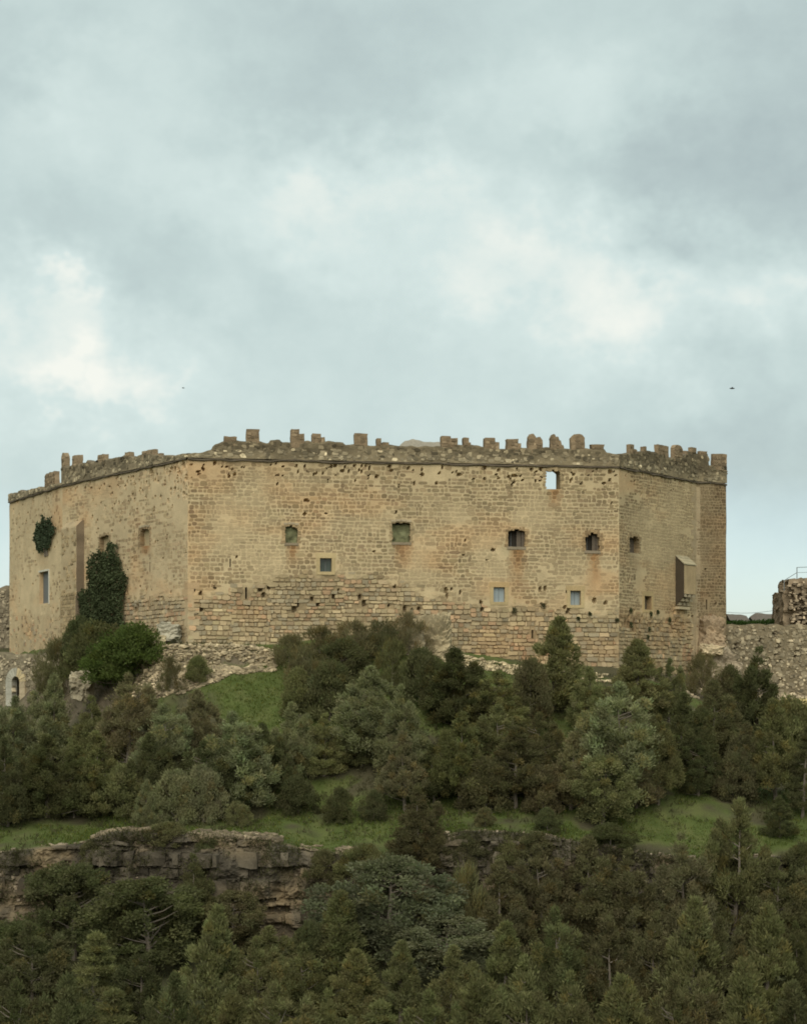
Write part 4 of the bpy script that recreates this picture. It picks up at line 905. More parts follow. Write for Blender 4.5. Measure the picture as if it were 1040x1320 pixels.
n, m = 820, 120; xs = np.linspace(-26, 26, n); U, K = np.meshgrid(xs, np.linspace(0, 1, m), indexing='ij')
zr = np.interp(U, RIMX, RIMZ) - .02; Z = zr + (-13.2 - zr) * K; Y = cliff_front(U, Z); Y[:, 0] = rim_y(U[:, 0]) + .5
cliff = obj('cliff', np.stack([U, Y, Z], -1).reshape(-1, 3), grid_faces(n, m)[:, ::-1], M_ROCK, None, cliff_col(U, Z).reshape(-1, 3), False, kind='structure')
cand = []
for si, (z0, z1) in enumerate(strata):
    x = -22.5
    while x < 9:
        w_ = float(rng.lognormal(math.log(.65), .5)); xc = x + w_ / 2
        if z1 < float(np.interp(xc, RIMX, RIMZ)) + .1 and rng.random() < .5: cand.append((xc, w_, z0, z1, si))
        x += w_ * rng.uniform(1.0, 1.5)
print('cliff blocks', len(cand))
for bi in rng.permutation(len(cand))[:300]:
    xc, w_, z0, z1, si = cand[bi]; hh = (z1 - z0) * rng.uniform(.6, 1.0); zc = (z0 + z1) / 2
    yf_ = float(cliff_front(np.array([xc]), np.array([zc]))[0]) - rng.uniform(-.05, .28)
    X, FF = block(xc - w_ / 2, xc + w_ / 2, yf_, yf_ + 1.0, zc - hh / 2, zc + hh / 2, (3, 1, 2), .15 * min(1, w_), .22, int(bi), 2.4)
    a_ = rng.normal(0, .16); dx, dy = X[:, 0] - xc, X[:, 1] - yf_; X[:, 0] = xc + dx * math.cos(a_) - dy * math.sin(a_); X[:, 1] = yf_ + dx * math.sin(a_) + dy * math.cos(a_); X[:, 2] += dx * rng.normal(0, .06)
    obj('rock_block', X, FF, M_ROCK, cliff, cliff_col(X[:, 0], X[:, 2]) * rng.lognormal(.05, .2), origin=(xc, yf_, z0))

# ------------------------------------------------------------------ foliage
def blades(pos, dr, ln, wd, tw=None):
    n = len(pos); dr = dr / (np.linalg.norm(dr, axis=1, keepdims=True) + 1e-9)
    r = rng.normal(0, 1, (n, 3)); s = np.cross(dr, r); s /= np.linalg.norm(s, axis=1, keepdims=True) + 1e-9
    ln = ln[:, None]; wd = wd[:, None]
    V = np.stack([pos, pos + dr * ln * .45 + s * wd, pos + dr * ln, pos + dr * ln * .45 - s * wd], 1)
    return V.reshape(-1, 3), np.arange(n * 4).reshape(n, 4)
def unit(v): return v / (np.linalg.norm(v, axis=-1, keepdims=True) + 1e-9)
def crown(seed, kind, H, Rr, h0):
    """leaf-sized faces gathered in clumps on limbs; crown from height h0 to H, radius Rr"""
    g = np.random.default_rng(seed); pos, dr, cl_ = [], [], []; limbs = []
    lob = g.uniform(0, 6.28, 3)
    def prof(t, a):
        if kind == 'c': r = (1 - t) ** .75 * min(1, (t + .08) * 6)
        elif kind == 'p': r = (1 - t) ** .9 * min(1, (t + .05) * 8)
        elif kind == 'o': r = math.sqrt(max(0, 1 - (2 * t - .85) ** 2 / 1.35))
        elif kind in 's': r = math.sqrt(max(0, 1 - t ** 2.2)) 
        elif kind == 'd': r = math.sqrt(max(0, 1 - t ** 2))
        else: r = (math.sin(math.pi * min(1, t * .80 + .20)) ** .75)
        return max(.05, r) * (1 + .20 * math.sin(2 * a + lob[0]) + .14 * math.sin(3 * a + lob[1] + t * 4) + .10 * math.sin(9 * t + lob[2]))
    nc = {'j': 230, 'c': 170, 'p': 150, 'o': 150, 's': 90, 'd': 60}[kind]
    per = {'j': 115, 'c': 110, 'p': 100, 'o': 140, 's': 120, 'd': 85}[kind]
    lead = [(0.0, 0.0, 1.0, .66)] + [(math.cos(q_) * e_, math.sin(q_) * e_, g.uniform(.50, .88), g.uniform(.42, .60)) for q_, e_ in zip(np.arange(5) * 1.257 + g.uniform(0, 1.2) + g.normal(0, .25, 5), g.uniform(.40, .62, 5))]
    lp = np.array([l_[2] * l_[3] ** 1.5 for l_ in lead]); lp /= lp.sum()
    for i in range(nc):
        t = g.random() ** (1.15 if kind in 'cp' else .95); a = g.uniform(0, 6.283)
        if kind == 'p': t = (int(t * 10) + g.normal(.5, .08)) / 10; t = min(max(t, 0), .99)
        fr = math.sqrt(g.uniform(.12, 1.0))
        if kind == 'j':
            lx, ly, lh, lr = lead[g.choice(6, p=lp)]; t = g.random() ** 1.05
            rad = Rr * lr * (1 - t) ** .72 * min(1, (t + .22) * 2.6) * fr * 1.1
            c = np.array([lx * Rr + math.cos(a) * rad, ly * Rr + math.sin(a) * rad, h0 + (H * lh - h0) * t]); a = math.atan2(c[1], c[0]); t = c[2] / H
        else:
            rad = Rr * prof(t, a) * fr; c = np.array([math.cos(a) * rad, math.sin(a) * rad, h0 + (H - h0) * t])
        if kind == 'p': c[2] -= rad * .10
        cr = g.uniform(.19, .36) * (Rr / 1.5) ** .5 * (1.15 if kind in 'os' else 1.0) * (1 - .45 * t if kind in 'cjp' else 1)
        q = unit(g.normal(0, 1, (per, 3))) * (g.random((per, 1)) ** .45)
        el_ = np.array([1, 1, 1.25]) if kind in 'jcd' else (np.array([1.2, 1.2, .55]) if kind == 'p' else np.array([1.1, 1.1, .85]))
        P = c + q * cr * el_; P[:, 2] = np.maximum(P[:, 2], .04)
        out = np.array([math.cos(a), math.sin(a), 0])
        up = {'j': .75, 'c': .9, 'p': .35, 'o': .25, 's': .5, 'd': .9}[kind]
        D_ = q * .28 + out * .45 * fr + np.array([0, 0, up]) + g.normal(0, .42, (per, 3))
        tone = g.lognormal(0, .13); brown = g.random() < (.10 if kind in 'jd' else .04)
        cc = np.array([1, 1, 1]) * tone * g.lognormal(0, .16, (per, 1))
        if brown: cc = cc * np.array([1.12, .98, .86])
        else: cc = cc * (1 + g.normal(0, .025, 3))
        pos.append(P); dr.append(D_); cl_.append(cc); limbs.append(c)
    # wispy leader and stray shoots break the outline
    ns = {'j': 260, 'c': 220, 'p': 200, 'o': 120, 's': 200, 'd': 320}[kind]
    t = g.random(ns); a = g.uniform(0, 6.283, ns); r = np.array([Rr * prof(float(x), float(y)) for x, y in zip(t, a)]) * g.uniform(.9, 1.10, ns) * (.62 if kind == 'j' else 1)
    P = np.stack([np.cos(a) * r, np.sin(a) * r, h0 + (H - h0) * t], -1); D_ = np.stack([np.cos(a) * .7, np.sin(a) * .7, np.full(ns, .8)], -1) + g.normal(0, .25, (ns, 3))
    pos.append(P); dr.append(D_ * 1); cl_.append(np.ones((ns, 3)) * g.lognormal(.05, .2, (ns, 1)))
    pos, dr, cl_ = np.concatenate(pos), np.concatenate(dr), np.concatenate(cl_); n = len(pos)
    if kind == 'o': ln, wd = g.uniform(.10, .17, n), g.uniform(.034, .06, n)
    elif kind == 's': ln, wd = g.uniform(.09, .17, n), g.uniform(.018, .034, n)
    elif kind == 'd': ln, wd = g.uniform(.14, .30, n), g.uniform(.009, .018, n)
    elif kind == 'p': ln, wd = g.uniform(.14, .25, n), g.uniform(.016, .028, n)
    else: ln, wd = g.uniform(.10, .22, n), g.uniform(.018, .032, n)
    V, FF = blades(pos, dr, ln, wd); return V, FF, np.repeat(cl_, 4, 0), np.array(limbs)
def trunk(seed, kind, H, h0, limbs, r0):
    g = np.random.default_rng(seed + 500); mb = MB(); k = 8
    z = np.linspace(-.35, H * (.97 if kind in 'cp' else .8), k); bx, by = np.cumsum(g.normal(0, .035 * H / k, k)), np.cumsum(g.normal(0, .035 * H / k, k)); bx -= bx[0]; by -= by[0]
    pts = np.stack([bx, by, z], -1); V, FF = tube(pts, r0 * np.linspace(1.15, .15, k), 7); mb.add(V, FF, (1, 1, 1))
    sel = g.permutation(len(limbs))[:(26 if kind in 'jcpo' else 18)]
    for i in sel:
        e = limbs[i]; zb_ = max(.05, e[2] - np.hypot(e[0], e[1]) * (.55 if kind != 'p' else .05)); s = np.array([np.interp(zb_, z, bx), np.interp(zb_, z, by), zb_])
        mid = (s + e) / 2 + np.array([0, 0, -.06]) + g.normal(0, .04, 3); V, FF = tube([s, mid, e], [r0 * .32, r0 * .2, r0 * .07], 4); mb.add(V, FF, (1, 1, 1))
    return np.concatenate(mb.V), [np.concatenate(q) for q in mb.F.values()]
PROTO = {}
SPEC = {'j': (5.0, 1.75, .05, .10, 5), 'c': (4.0, 1.25, .25, .10, 3), 'p': (5.0, 1.6, .5, .10, 3), 'o': (4.5, 2.0, .35, .14, 3), 's': (1.9, 1.15, .02, .05, 4), 'd': (1.9, 1.2, .02, .035, 3)}
for kd, (H, Rr, h0, r0, nv) in SPEC.items():
    for v_ in range(nv):
        V, FF, cc, lb = crown(100 * ord(kd) + v_, kd, H, Rr, h0 + ((.16 * v_ if v_ < 4 else 1.1) if kd in 'jo' else 0))
        mc = mesh('crown', V, FF, cc); mc.materials.append(M_LEAF)
        V, FF = trunk(100 * ord(kd) + v_, kd, H, h0, lb, r0); mt = mesh('trunk', V, FF); mt.materials.append(M_BARK)
        PROTO[kd, v_] = (mc, mt, H, Rr)
COLS = {'M': (.150, .142, .066), 'g': (.205, .205, .110), 'd': (.104, .106, .050), 'l': (.168, .168, .078), 'b': (.172, .155, .084), 'y': (.092, .116, .036), 'h': (.148, .150, .090), 'm': (.162, .158, .072), 'n': (.134, .122, .062)}
tcount = 0
def tree(px, top, base, wpx, kind, colr, label, D=None, group=None, cat=None, var=None):
    global tcount
    D = D or hit(px, base); x = (px - CX) / F * D; zg = float(ground(x, D)); zt = (HY - top) / F * D; Hh = zt - zg
    g = np.random.default_rng(9000 + tcount); tcount += 1
    v_ = var if var is not None else (4 if kind == 'j' and ('trunk' in label or 'stemmed' in label) else int(g.integers(min(4, SPEC[kind][4])))); mc, mt, H, Rr = PROTO[kind, v_]
    nm = {'j': 'juniper_tree', 'c': 'juniper_tree', 'p': 'pine_tree', 'o': 'oak_tree', 's': 'shrub', 'd': 'scrub_bush'}[kind]
    r = empty(nm, (x, D, zg), label, cat or ('tree' if kind in 'jcpo' else 'shrub'), group)
    sw = (wpx / F * D) / (2 * Rr * 1.05) * (1.18 if kind in 'jcpo' else 1.08); r.scale = (sw * g.uniform(.88, 1.15), sw * g.uniform(.88, 1.15), Hh / H); r.rotation_euler = (g.normal(0, .04), g.normal(0, .04), g.uniform(0, 6.28))
    for nm2, me in (('trunk', mt), ('crown', mc)):
        o = bpy.data.objects.new(nm2, me); col.objects.link(o); o.parent = r
        c = np.array(COLS[colr]) * g.lognormal(0, .09) * (1 + g.normal(0, .018, 3)); o.color = (*c, 1)
    if Hh < .5 or Hh > 9: print('height?', label, round(Hh, 2), round(D, 1))
    return r
G1, G2, G3 = 'trees on the slope between terrace and castle', 'trees below the cliff', 'bushes on the grass terrace'
T = [
 # against the castle foot
 (713, 800, 915, 90, 'c', 'm', 'tall dark conical juniper against the wall left of the right-hand grey window', G1),
 (817, 829, 922, 78, 'c', 'm', 'dark conical juniper against the wall below the small brown-boarded window', G1),
 (862, 852, 932, 46, 'j', 'l', 'slim olive juniper at the corner below the box latrine', G1),
 (590, 838, 938, 100, 'j', 'd', 'broad dark juniper at the wall foot right of the tall pale outcrop', G1),
 (545, 842, 915, 56, 's', 'd', 'dark bush in front of the tall pale outcrop', G1),
 (637, 868, 950, 84, 'j', 'm', 'dull green juniper right of the broad dark one at the wall foot', G1),
 (683, 856, 940, 60, 's', 'n', 'brown-green bush left of the tall dark conical juniper', G1),
 (763, 862, 945, 66, 'j', 'm', 'juniper filling the gap between the two dark conical ones', G1),
 (975, 838, 968, 84, 'j', 'd', 'dark spreading juniper before the curtain wall', G1),
 (923, 880, 985, 94, 'j', 'n', 'brownish juniper left of the one before the curtain wall', G1),
 (1022, 905, 985, 60, 's', 'm', 'green bush by the right edge under the curtain wall', G1),
 # upper slope, centre
 (472, 862, 975, 112, 'j', 'g', 'large grey-green juniper below the dry scrub in mid slope', G1),
 (425, 858, 930, 66, 's', 'd', 'dark bush right of the bright grassy mound', G1),
 (386, 866, 925, 54, 's', 'm', 'low bush on the right side of the bright grassy mound', G1),
 (522, 886, 1000, 82, 'j', 'g', 'pointed pale grey-green juniper in the middle of the slope', G1),
 (378, 908, 1005, 72, 'j', 'g', 'grey juniper just below the bright grassy mound', G1),
 (418, 922, 1000, 72, 'j', 'm', 'rounded juniper between the mound and the dark terrace bushes', G1),
 (345, 935, 1028, 66, 'j', 'd', 'dark juniper left of the grey one below the mound', G1),
 (592, 922, 1038, 92, 'j', 'm', 'green juniper with a pale bare trunk on the terrace edge of the slope', G1),
 (522, 946, 1046, 72, 'j', 'b', 'brown-tipped juniper with a pale bare trunk left of the green one', G1),
 (642, 912, 1012, 80, 'j', 'm', 'juniper above the brown ones right of centre', G1),
 (664, 940, 1042, 88, 'j', 'n', 'brown juniper right of the pale-trunked green one', G1),
 (692, 922, 1010, 70, 'j', 'n', 'brownish juniper on the slope below the bushes at the wall foot', G1),
 (736, 946, 1044, 94, 'j', 'b', 'olive-brown wide juniper left of the round bright-topped tree', G1),
 (800, 884, 1036, 112, 'j', 'g', 'largest grey-green juniper, standing right of centre on the slope', G1),
 (848, 925, 1037, 64, 'j', 'm', 'juniper with exposed trunk right of the largest grey-green one', G1),
 (878, 896, 1010, 82, 'j', 'd', 'dark juniper between the largest grey-green one and the brown one', G1),
 (776, 976, 1064, 74, 'o', 'l', 'round tree with a bright green top on the grass terrace', G1),
 (1000, 905, 1038, 84, 'j', 'm', 'bare-stemmed juniper at the right end of the terrace', G1),
 (1034, 935, 1055, 58, 'p', 'd', 'dark bare-stemmed pine cut by the right edge', G1),
 (958, 935, 1030, 62, 'j', 'n', 'small brown juniper left of the bare-stemmed one', G1),
 (945, 975, 1032, 58, 's', 'n', 'brown rounded bush above the right part of the terrace', G1),
 (900, 955, 1026, 60, 'j', 'd', 'dark juniper above the right-hand grass', G1),
 (560, 962, 1040, 58, 'j', 'd', 'dark juniper between the two pale-trunked ones', G1),
 (626, 985, 1046, 60, 's', 'n', 'brown bush at the back of the terrace right of the pale trunks', G1),
 (700, 992, 1048, 60, 's', 'n', 'brown bush at the back of the terrace below the olive-brown juniper', G1),
 (466, 925, 988, 60, 'j', 'd', 'dark juniper in the shade of the large grey-green one', G1),
 (820, 965, 1042, 60, 'j', 'b', 'brownish juniper at the foot of the largest grey-green one', G1),
 # upper slope, left
 (18, 902, 1010, 84, 'j', 'g', 'grey juniper cut by the left edge below the gateway', G1),
 (66, 872, 985, 80, 'j', 'g', 'tall grey-green juniper right of the gateway', G1),
 (165, 872, 985, 88, 'j', 'b', 'brownish juniper below the big green shrub', G1),
 (118, 900, 1000, 84, 'j', 'm', 'green juniper between the gateway one and the brownish one', G1),
 (252, 892, 1000, 84, 'j', 'b', 'brownish juniper below the pale rubble bank', G1),
 (212, 912, 1022, 84, 'j', 'g', 'grey juniper left of the one below the rubble bank', G1),
 (303, 922, 1046, 104, 'j', 'g', 'big drooping grey-green juniper on the left of the slope', G1),
 (62, 950, 1054, 90, 'j', 'd', 'dark juniper at the left end of the terrace', G1),
 (10, 955, 1066, 70, 'j', 'd', 'dark juniper cut by the left edge above the cliff', G1),
 (128, 945, 1050, 94, 'j', 'm', 'green juniper behind the left grass strip', G1),
 (192, 948, 1050, 84, 'j', 'd', 'dark juniper behind the small pointed one', G1),
 (268, 958, 1054, 74, 'j', 'd', 'dark juniper behind the pair of rounded bushes', G1),
 (95, 990, 1055, 64, 's', 'd', 'dark bush at the back of the left grass strip', G1),
 (158, 992, 1054, 58, 's', 'm', 'green bush left of the small pointed juniper', G1),
 (228, 998, 1062, 50, 's', 'g', 'left one of the pair of rounded grey bushes', G3),
 (262, 992, 1062, 42, 's', 'g', 'right one of the pair of rounded grey bushes', G3),
 (188, 1008, 1068, 36, 'c', 'g', 'small pointed grey juniper on the left grass strip', G3),
 (306, 1036, 1066, 30, 's', 'l', 'small bright green bush alone on the grass', G3),
 (437, 1020, 1061, 34, 's', 'd', 'dark round bush, left of two on the open grass', G3),
 (482, 1022, 1058, 32, 's', 'd', 'dark round bush, right of two on the open grass', G3),
 (384, 1004, 1050, 46, 's', 'd', 'wide dark bush at the back of the open grass', G3),
 (318, 940, 980, 44, 's', 'm', 'small bush below the bright grassy mound', G3),
 (705, 1044, 1073, 36, 's', 'd', 'small dark bush on the grass left of the round tree', G3),
 (786, 1064, 1094, 62, 's', 'd', 'dark low bush in front of the round tree', G3),
 (1005, 1028, 1080, 40, 'c', 'd', 'small dark pointed juniper at the right end of the terrace', G3),
 (625, 1043, 1066, 26, 's', 'n', 'tiny brown bush at the terrace edge right of centre', G3),
 (538, 1018, 1120, 78, 'j', 'n', 'brown-green juniper hanging over the cliff edge in the centre', G3),
 (215, 1062, 1090, 44, 's', 'n', 'brown bush on the cliff edge above the dark rock', G3),
 (120, 1086, 1122, 40, 's', 'n', 'brown bush rooted on the left cliff edge', G3), (268, 1082, 1112, 34, 's', 'd', 'dark tuft of bush on the cliff edge below the pair of grey bushes', G3),
 (418, 1100, 1150, 50, 's', 'n', 'brown bush on the cliff left of the hanging juniper', G3), (468, 1092, 1142, 54, 's', 'm', 'olive bush on the cliff beside the hanging juniper', G3),
 (600, 1078, 1118, 44, 's', 'n', 'brown bush on the cliff edge right of the hanging juniper', G3), (652, 1082, 1128, 40, 's', 'm', 'olive bush clinging to the right part of the cliff', G3), (690, 1076, 1120, 48, 's', 'n', 'brown bush at the right end of the bare rock', G3),
 (255, 848, 880, 30, 's', 'm', 'small bush on the pale rubble bank', 'shrubs at the castle foot'), (222, 852, 892, 34, 'd', 'n', 'dry bush at the left of the pale rubble bank', 'shrubs at the castle foot'),
 # shrubs along the wall foot
 (126, 808, 880, 80, 's', 'd', 'dark half of the dense shrub below the ivy', 'shrubs at the castle foot'),
 (176, 810, 876, 96, 's', 'y', 'dense bright green shrub right of the ivy foot', 'shrubs at the castle foot'),
 (155, 826, 884, 70, 's', 'y', 'green shrub spilling below the dense bright one', 'shrubs at the castle foot'),
 (98, 800, 862, 46, 's', 'd', 'dark shrub at the left foot of the ivy', 'shrubs at the castle foot'),
 (75, 832, 900, 60, 'd', 'n', 'dark dry scrub right of the gateway', 'shrubs at the castle foot'),
 (372, 822, 862, 54, 'd', 'b', 'leftmost dry scrub bush along the front wall foot', 'dry scrub along the front wall'),
 (412, 812, 856, 56, 'd', 'n', 'second dry scrub bush from the left along the front wall foot', 'dry scrub along the front wall'),
 (452, 806, 856, 56, 'd', 'b', 'third dry scrub bush from the left along the front wall foot', 'dry scrub along the front wall'),
 (492, 804, 854, 54, 'd', 'n', 'fourth dry scrub bush from the left along the front wall foot', 'dry scrub along the front wall'),
 (528, 796, 846, 50, 'd', 'b', 'dry scrub bush on top of the tall pale outcrop', 'dry scrub along the front wall'),
 (395, 838, 890, 56, 'd', 'n', 'lower dry scrub bush above the mound', 'dry scrub along the front wall'),
 (440, 828, 878, 56, 's', 'd', 'dark leafy bush among the dry scrub', 'dry scrub along the front wall'),
 (505, 832, 890, 60, 'd', 'm', 'greenish scrub bush left of the outcrops', 'dry scrub along the front wall'),
 (905, 848, 900, 40, 'd', 'n', 'dry scrub below the flat boulder', 'shrubs at the castle foot'),
 (940, 862, 915, 44, 's', 'n', 'brown bush at the foot of the end wall rocks', 'shrubs at the castle foot'),
 # toe of the cliff
 (95, 1118, 1238, 104, 'o', 'd', 'dark oak against the left cliff face', G2), (250, 1104, 1216, 74, 'j', 'm', 'feathery juniper growing up the cliff face left of the bare ledges', G2),
 (192, 1136, 1256, 122, 'o', 'd', 'broad dark oak below the left cliff', G2), (18, 1192, 1290, 92, 'o', 'd', 'dark oak cut by the left edge below the cliff', G2),
 (300, 1152, 1236, 70, 'o', 'n', 'brown-green oak right of the broad dark one', G2), (440, 1152, 1264, 84, 'c', 'm', 'conical juniper at the cliff foot left of the grey holm oak', G2),
 (502, 1108, 1242, 132, 'o', 'h', 'large grey-leaved holm oak below the centre of the cliff', G2), (576, 1184, 1266, 112, 'o', 'h', 'smaller grey-leaved holm oak right of the large one', G2),
 (345, 1196, 1292, 88, 'j', 'm', 'green juniper below the pale cliff ledges', G2), (598, 1128, 1236, 70, 'd', 'm', 'thin green scrub on the cliff right of the holm oaks', G2),
 (640, 1112, 1242, 100, 'j', 'n', 'brown juniper at the right end of the exposed cliff', G2), (702, 1094, 1228, 92, 'j', 'n', 'brown juniper hiding the cliff right of the exposed part', G2),
 (758, 1082, 1216, 92, 'j', 'n', 'brown juniper below the dark low bush of the terrace', G2), (820, 1098, 1228, 102, 'j', 'n', 'brown juniper below the right-hand grass', G2),
 (882, 1078, 1222, 92, 'j', 'b', 'pale brown juniper left of the tall one crossing the terrace', G2), (946, 1034, 1212, 112, 'j', 'm', 'tall juniper rising across the right end of the terrace', G2),
 (1002, 1112, 1238, 90, 'j', 'n', 'brown juniper right of the tall one crossing the terrace', G2), (1034, 1090, 1205, 52, 'o', 'd', 'dark tree cut by the right edge below the terrace', G2),
 (395, 1195, 1270, 62, 's', 'd', 'dark bush below the right end of the pale ledges', G2), (145, 1170, 1262, 60, 's', 'd', 'dark bush between the two dark oaks at the left', G2),
]
OD = 'first second third fourth fifth sixth seventh eighth ninth tenth eleventh twelfth thirteenth fourteenth fifteenth sixteenth seventeenth eighteenth'.split()
MID = [(40, 1195, 'j', 'd', 112), (120, 1203, 'p', 'm', 112), (185, 1222, 'j', 'd', 92), (265, 1176, 'c', 'l', 96), (330, 1212, 'j', 'm', 92), (396, 1222, 'j', 'm', 102), (455, 1228, 'c', 'm', 84), (516, 1220, 'c', 'l', 84),
       (582, 1222, 'j', 'm', 96), (650, 1196, 'c', 'm', 102), (715, 1176, 'j', 'm', 104), (782, 1186, 'j', 'n', 98), (836, 1178, 'j', 'n', 82), (886, 1164, 'c', 'l', 104), (932, 1188, 'j', 'n', 92), (986, 1176, 'c', 'm', 92), (1030, 1194, 'j', 'd', 82)]
for i, (px, tp, kd, cc, w_) in enumerate(MID): T.append((px, tp, 1338 + (i * 7) % 12, w_, kd, cc, f'{OD[i]} tree from the left in the second row from the bottom, {dict(j="bushy juniper", c="pointed pale green juniper", p="open thin pine")[kd]}', G2))
LOW = [(20, 1268, 'j', 'd'), (82, 1262, 'j', 'd'), (152, 1276, 'p', 'm'), (226, 1262, 'j', 'd'), (292, 1286, 'c', 'm'), (362, 1272, 'j', 'm'), (430, 1282, 'j', 'm'), (492, 1292, 'p', 'm'), (560, 1284, 'j', 'm'), (622, 1262, 'c', 'm'), (688, 1240, 'j', 'm'), (744, 1256, 'j', 'm'), (802, 1266, 'c', 'm'), (862, 1262, 'j', 'n'), (918, 1268, 'j', 'n'), (970, 1248, 'c', 'm'), (1026, 1270, 'j', 'd')]
for i, (px, tp, kd, cc) in enumerate(LOW): T.append((px, tp, 1440 + (i * 11) % 17, 108, kd, cc, f'{OD[i]} tree from the left in the bottom row, {dict(j="bushy juniper", c="pointed juniper", p="open pine")[kd]} cut by the lower edge', G2))
for r_ in T: tree(*r_[:7], group=r_[7])

# ------------------------------------------------------------------ ivy
def inpoly(x, y, poly):
    ins = np.zeros(len(x), bool); n = len(poly); j = n - 1
    for i in range(n):
        xi, yi = poly[i]; xj, yj = poly[j]
        c = ((yi > y) != (yj > y)) & (x < (xj - xi) * (y - yi) / (yj - yi + 1e-9) + xi); ins ^= c; j = i
    return ins
def ivy(fi, poly, nleaf, th, label, colr, seed, runs=26):
    f = FC[fi]; pl_ = [f.uv(*p) for p in poly]; us = [p[0] for p in pl_]; vs = [p[1] for p in pl_]
    u = rng.uniform(min(us), max(us), nleaf * 3); v = rng.uniform(min(vs), max(vs), nleaf * 3)
    uj = u + (fbm(u * 2.6, v * 2.6, 0, seed, 3) - .5) * 1.0; vj = v + (fbm(u * 2.6, v * 2.6, 5, seed, 3) - .5) * .9
    k = inpoly(uj, vj, pl_); u, v = u[k][:nleaf], v[k][:nleaf]; n = len(u)
    for _ in range(runs):                                   # runners feeling out over the stone
        i0 = rng.integers(n); q_ = rng.integers(18, 40); dx_ = rng.normal(0, .5); tt = np.linspace(0, 1, q_) * rng.uniform(.2, .7)
        u = np.concatenate([u, u[i0] + dx_ * tt + rng.normal(0, .05, q_)]); v = np.concatenate([v, v[i0] + tt + rng.normal(0, .05, q_)])
    n = len(u)
    lump = fbm(u * 1.3, v * 1.1, 0, seed + 1, 3); w_ = .05 + th * lump * rng.random(n) ** .5
    P = f.w(u, v, w_); nn = np.array([f.n[0], f.n[1], 0]); dr = nn * .8 + np.array([0, 0, -.55]) + rng.normal(0, .5, (n, 3))
    up = rng.random(n) < .15; dr[up] = nn * .3 + np.array([0, 0, 1]) + rng.normal(0, .4, (up.sum(), 3))
    V, FF = blades(P, dr, rng.uniform(.13, .24, n), rng.uniform(.05, .085, n))
    root = empty('ivy', tuple(f.w(np.mean(us), min(vs), .05)), label, 'ivy', 'ivy on the left walls')
    cc = np.ones((n, 3)) * rng.lognormal(0, .25, (n, 1)) * (.75 + .5 * lump)[:, None]
    o = obj('leaves', V, FF, M_IVY, root, np.repeat(cc, 4, 0)); o.color = (*colr, 1)
    for k in range(7):
        ub = np.mean(us) + rng.normal(0, .3); tt = np.linspace(0, 1, 6); zz = min(vs) - .2 + (max(vs) - min(vs)) * .8 * tt
        V, FF = tube(f.w(ub + np.cumsum(rng.normal(0, .12, 6)), zz, .06), np.linspace(.05, .012, 6), 5); obj('stem', V, FF, M_BARK, root)
ivy(1, [(121, 722), (118, 714), (123, 717), (129, 716), (135, 714), (142, 709), (147, 700), (151, 706), (154, 702), (156, 714), (160, 735), (169, 745), (163, 758), (160, 790), (168, 815), (92, 822), (94, 795), (100, 770), (117, 757), (120, 735)], 9000, .75, 'big dark ivy climbing the left wall above the green shrub', (.056, .068, .034), 400, 60)
ivy(0, [(50, 682), (53, 674), (59, 676), (60, 670), (64, 675), (67, 666), (69, 678), (74, 680), (70, 690), (67, 704), (61, 707), (58, 714), (50, 708), (47, 694)], 1700, .4, 'small dark ivy patch high on the far left wall', (.052, .068, .040), 410, 6)

# weeds rooted in the wall joints
WEED = [(706, 795), (722, 800), (760, 792), (770, 800), (795, 800), (808, 795), (812, 788), (812, 806), (838, 792), (842, 786), (847, 790), (862, 800), (836, 812), (834, 822), (700, 782), (663, 788), (745, 798)]
WEED = sorted(q for q in WEED if q not in ((706, 795), (770, 800), (808, 795), (842, 786)))
for i, (px, py) in enumerate(WEED):
    fi = 1 if px < 242 else 2 if px < 797 else 3; f = FC[fi]; u, v = f.uv(px, py); n = 130; r_ = rng.uniform(.10, .2)
    q = unit(rng.normal(0, 1, (n, 3))) * rng.random((n, 1)) ** .5 * r_; P = f.w(u + q[:, 0], v + q[:, 2] * 1.2, np.abs(q[:, 1]) * .8 + .01); nn = np.array([f.n[0], f.n[1], 0])
    V, FF = blades(P, q / r_ * .5 + nn * .5 + np.array([0, 0, .5]) + rng.normal(0, .3, (n, 3)), rng.uniform(.07, .14, n), rng.uniform(.014, .026, n))
    o = obj('wall_plant', V, FF, M_LEAF, None, np.repeat(rng.lognormal(0, .25, (n, 1)) * np.ones((1, 3)), 4, 0), origin=tuple(f.w(u, v, 0)))
    o.color = (.075, .085, .045, 1); tag(o, f'{OD[i]} weed tuft from the left in the right-hand wall joints', 'weed', 'weeds in the wall joints')

# clipped hedge behind the curtain wall
n = 9000; x = rng.uniform(23.8, 30.5, n); y = rng.uniform(147.6, 149.4, n); z = 4.8 + 1.35 * rng.random(n) ** .6 + (fbm(x * 1.2, y, 0, 430, 3) - .5) * .3
V, FF = blades(np.stack([x, y, z], -1), rng.normal(0, .5, (n, 3)) + np.array([0, -.3, .5]), rng.uniform(.1, .2, n), rng.uniform(.03, .05, n))
hd = empty('hedge', (27.2, 148.5, 4.8), 'low green hedge behind the curtain wall', 'hedge'); o = obj('foliage', V, FF, M_LEAF, hd, np.repeat(rng.lognormal(0, .25, (n, 1)) * np.ones((1, 3)), 4, 0)); o.color = (.06, .10, .03, 1)
for k in range(8): V, FF = tube([(24.2 + k * .85, 148.5, 4.5), (24.2 + k * .85, 148.5, 5.7)], [.05, .02], 5); obj('stem', V, FF, M_BARK, hd)

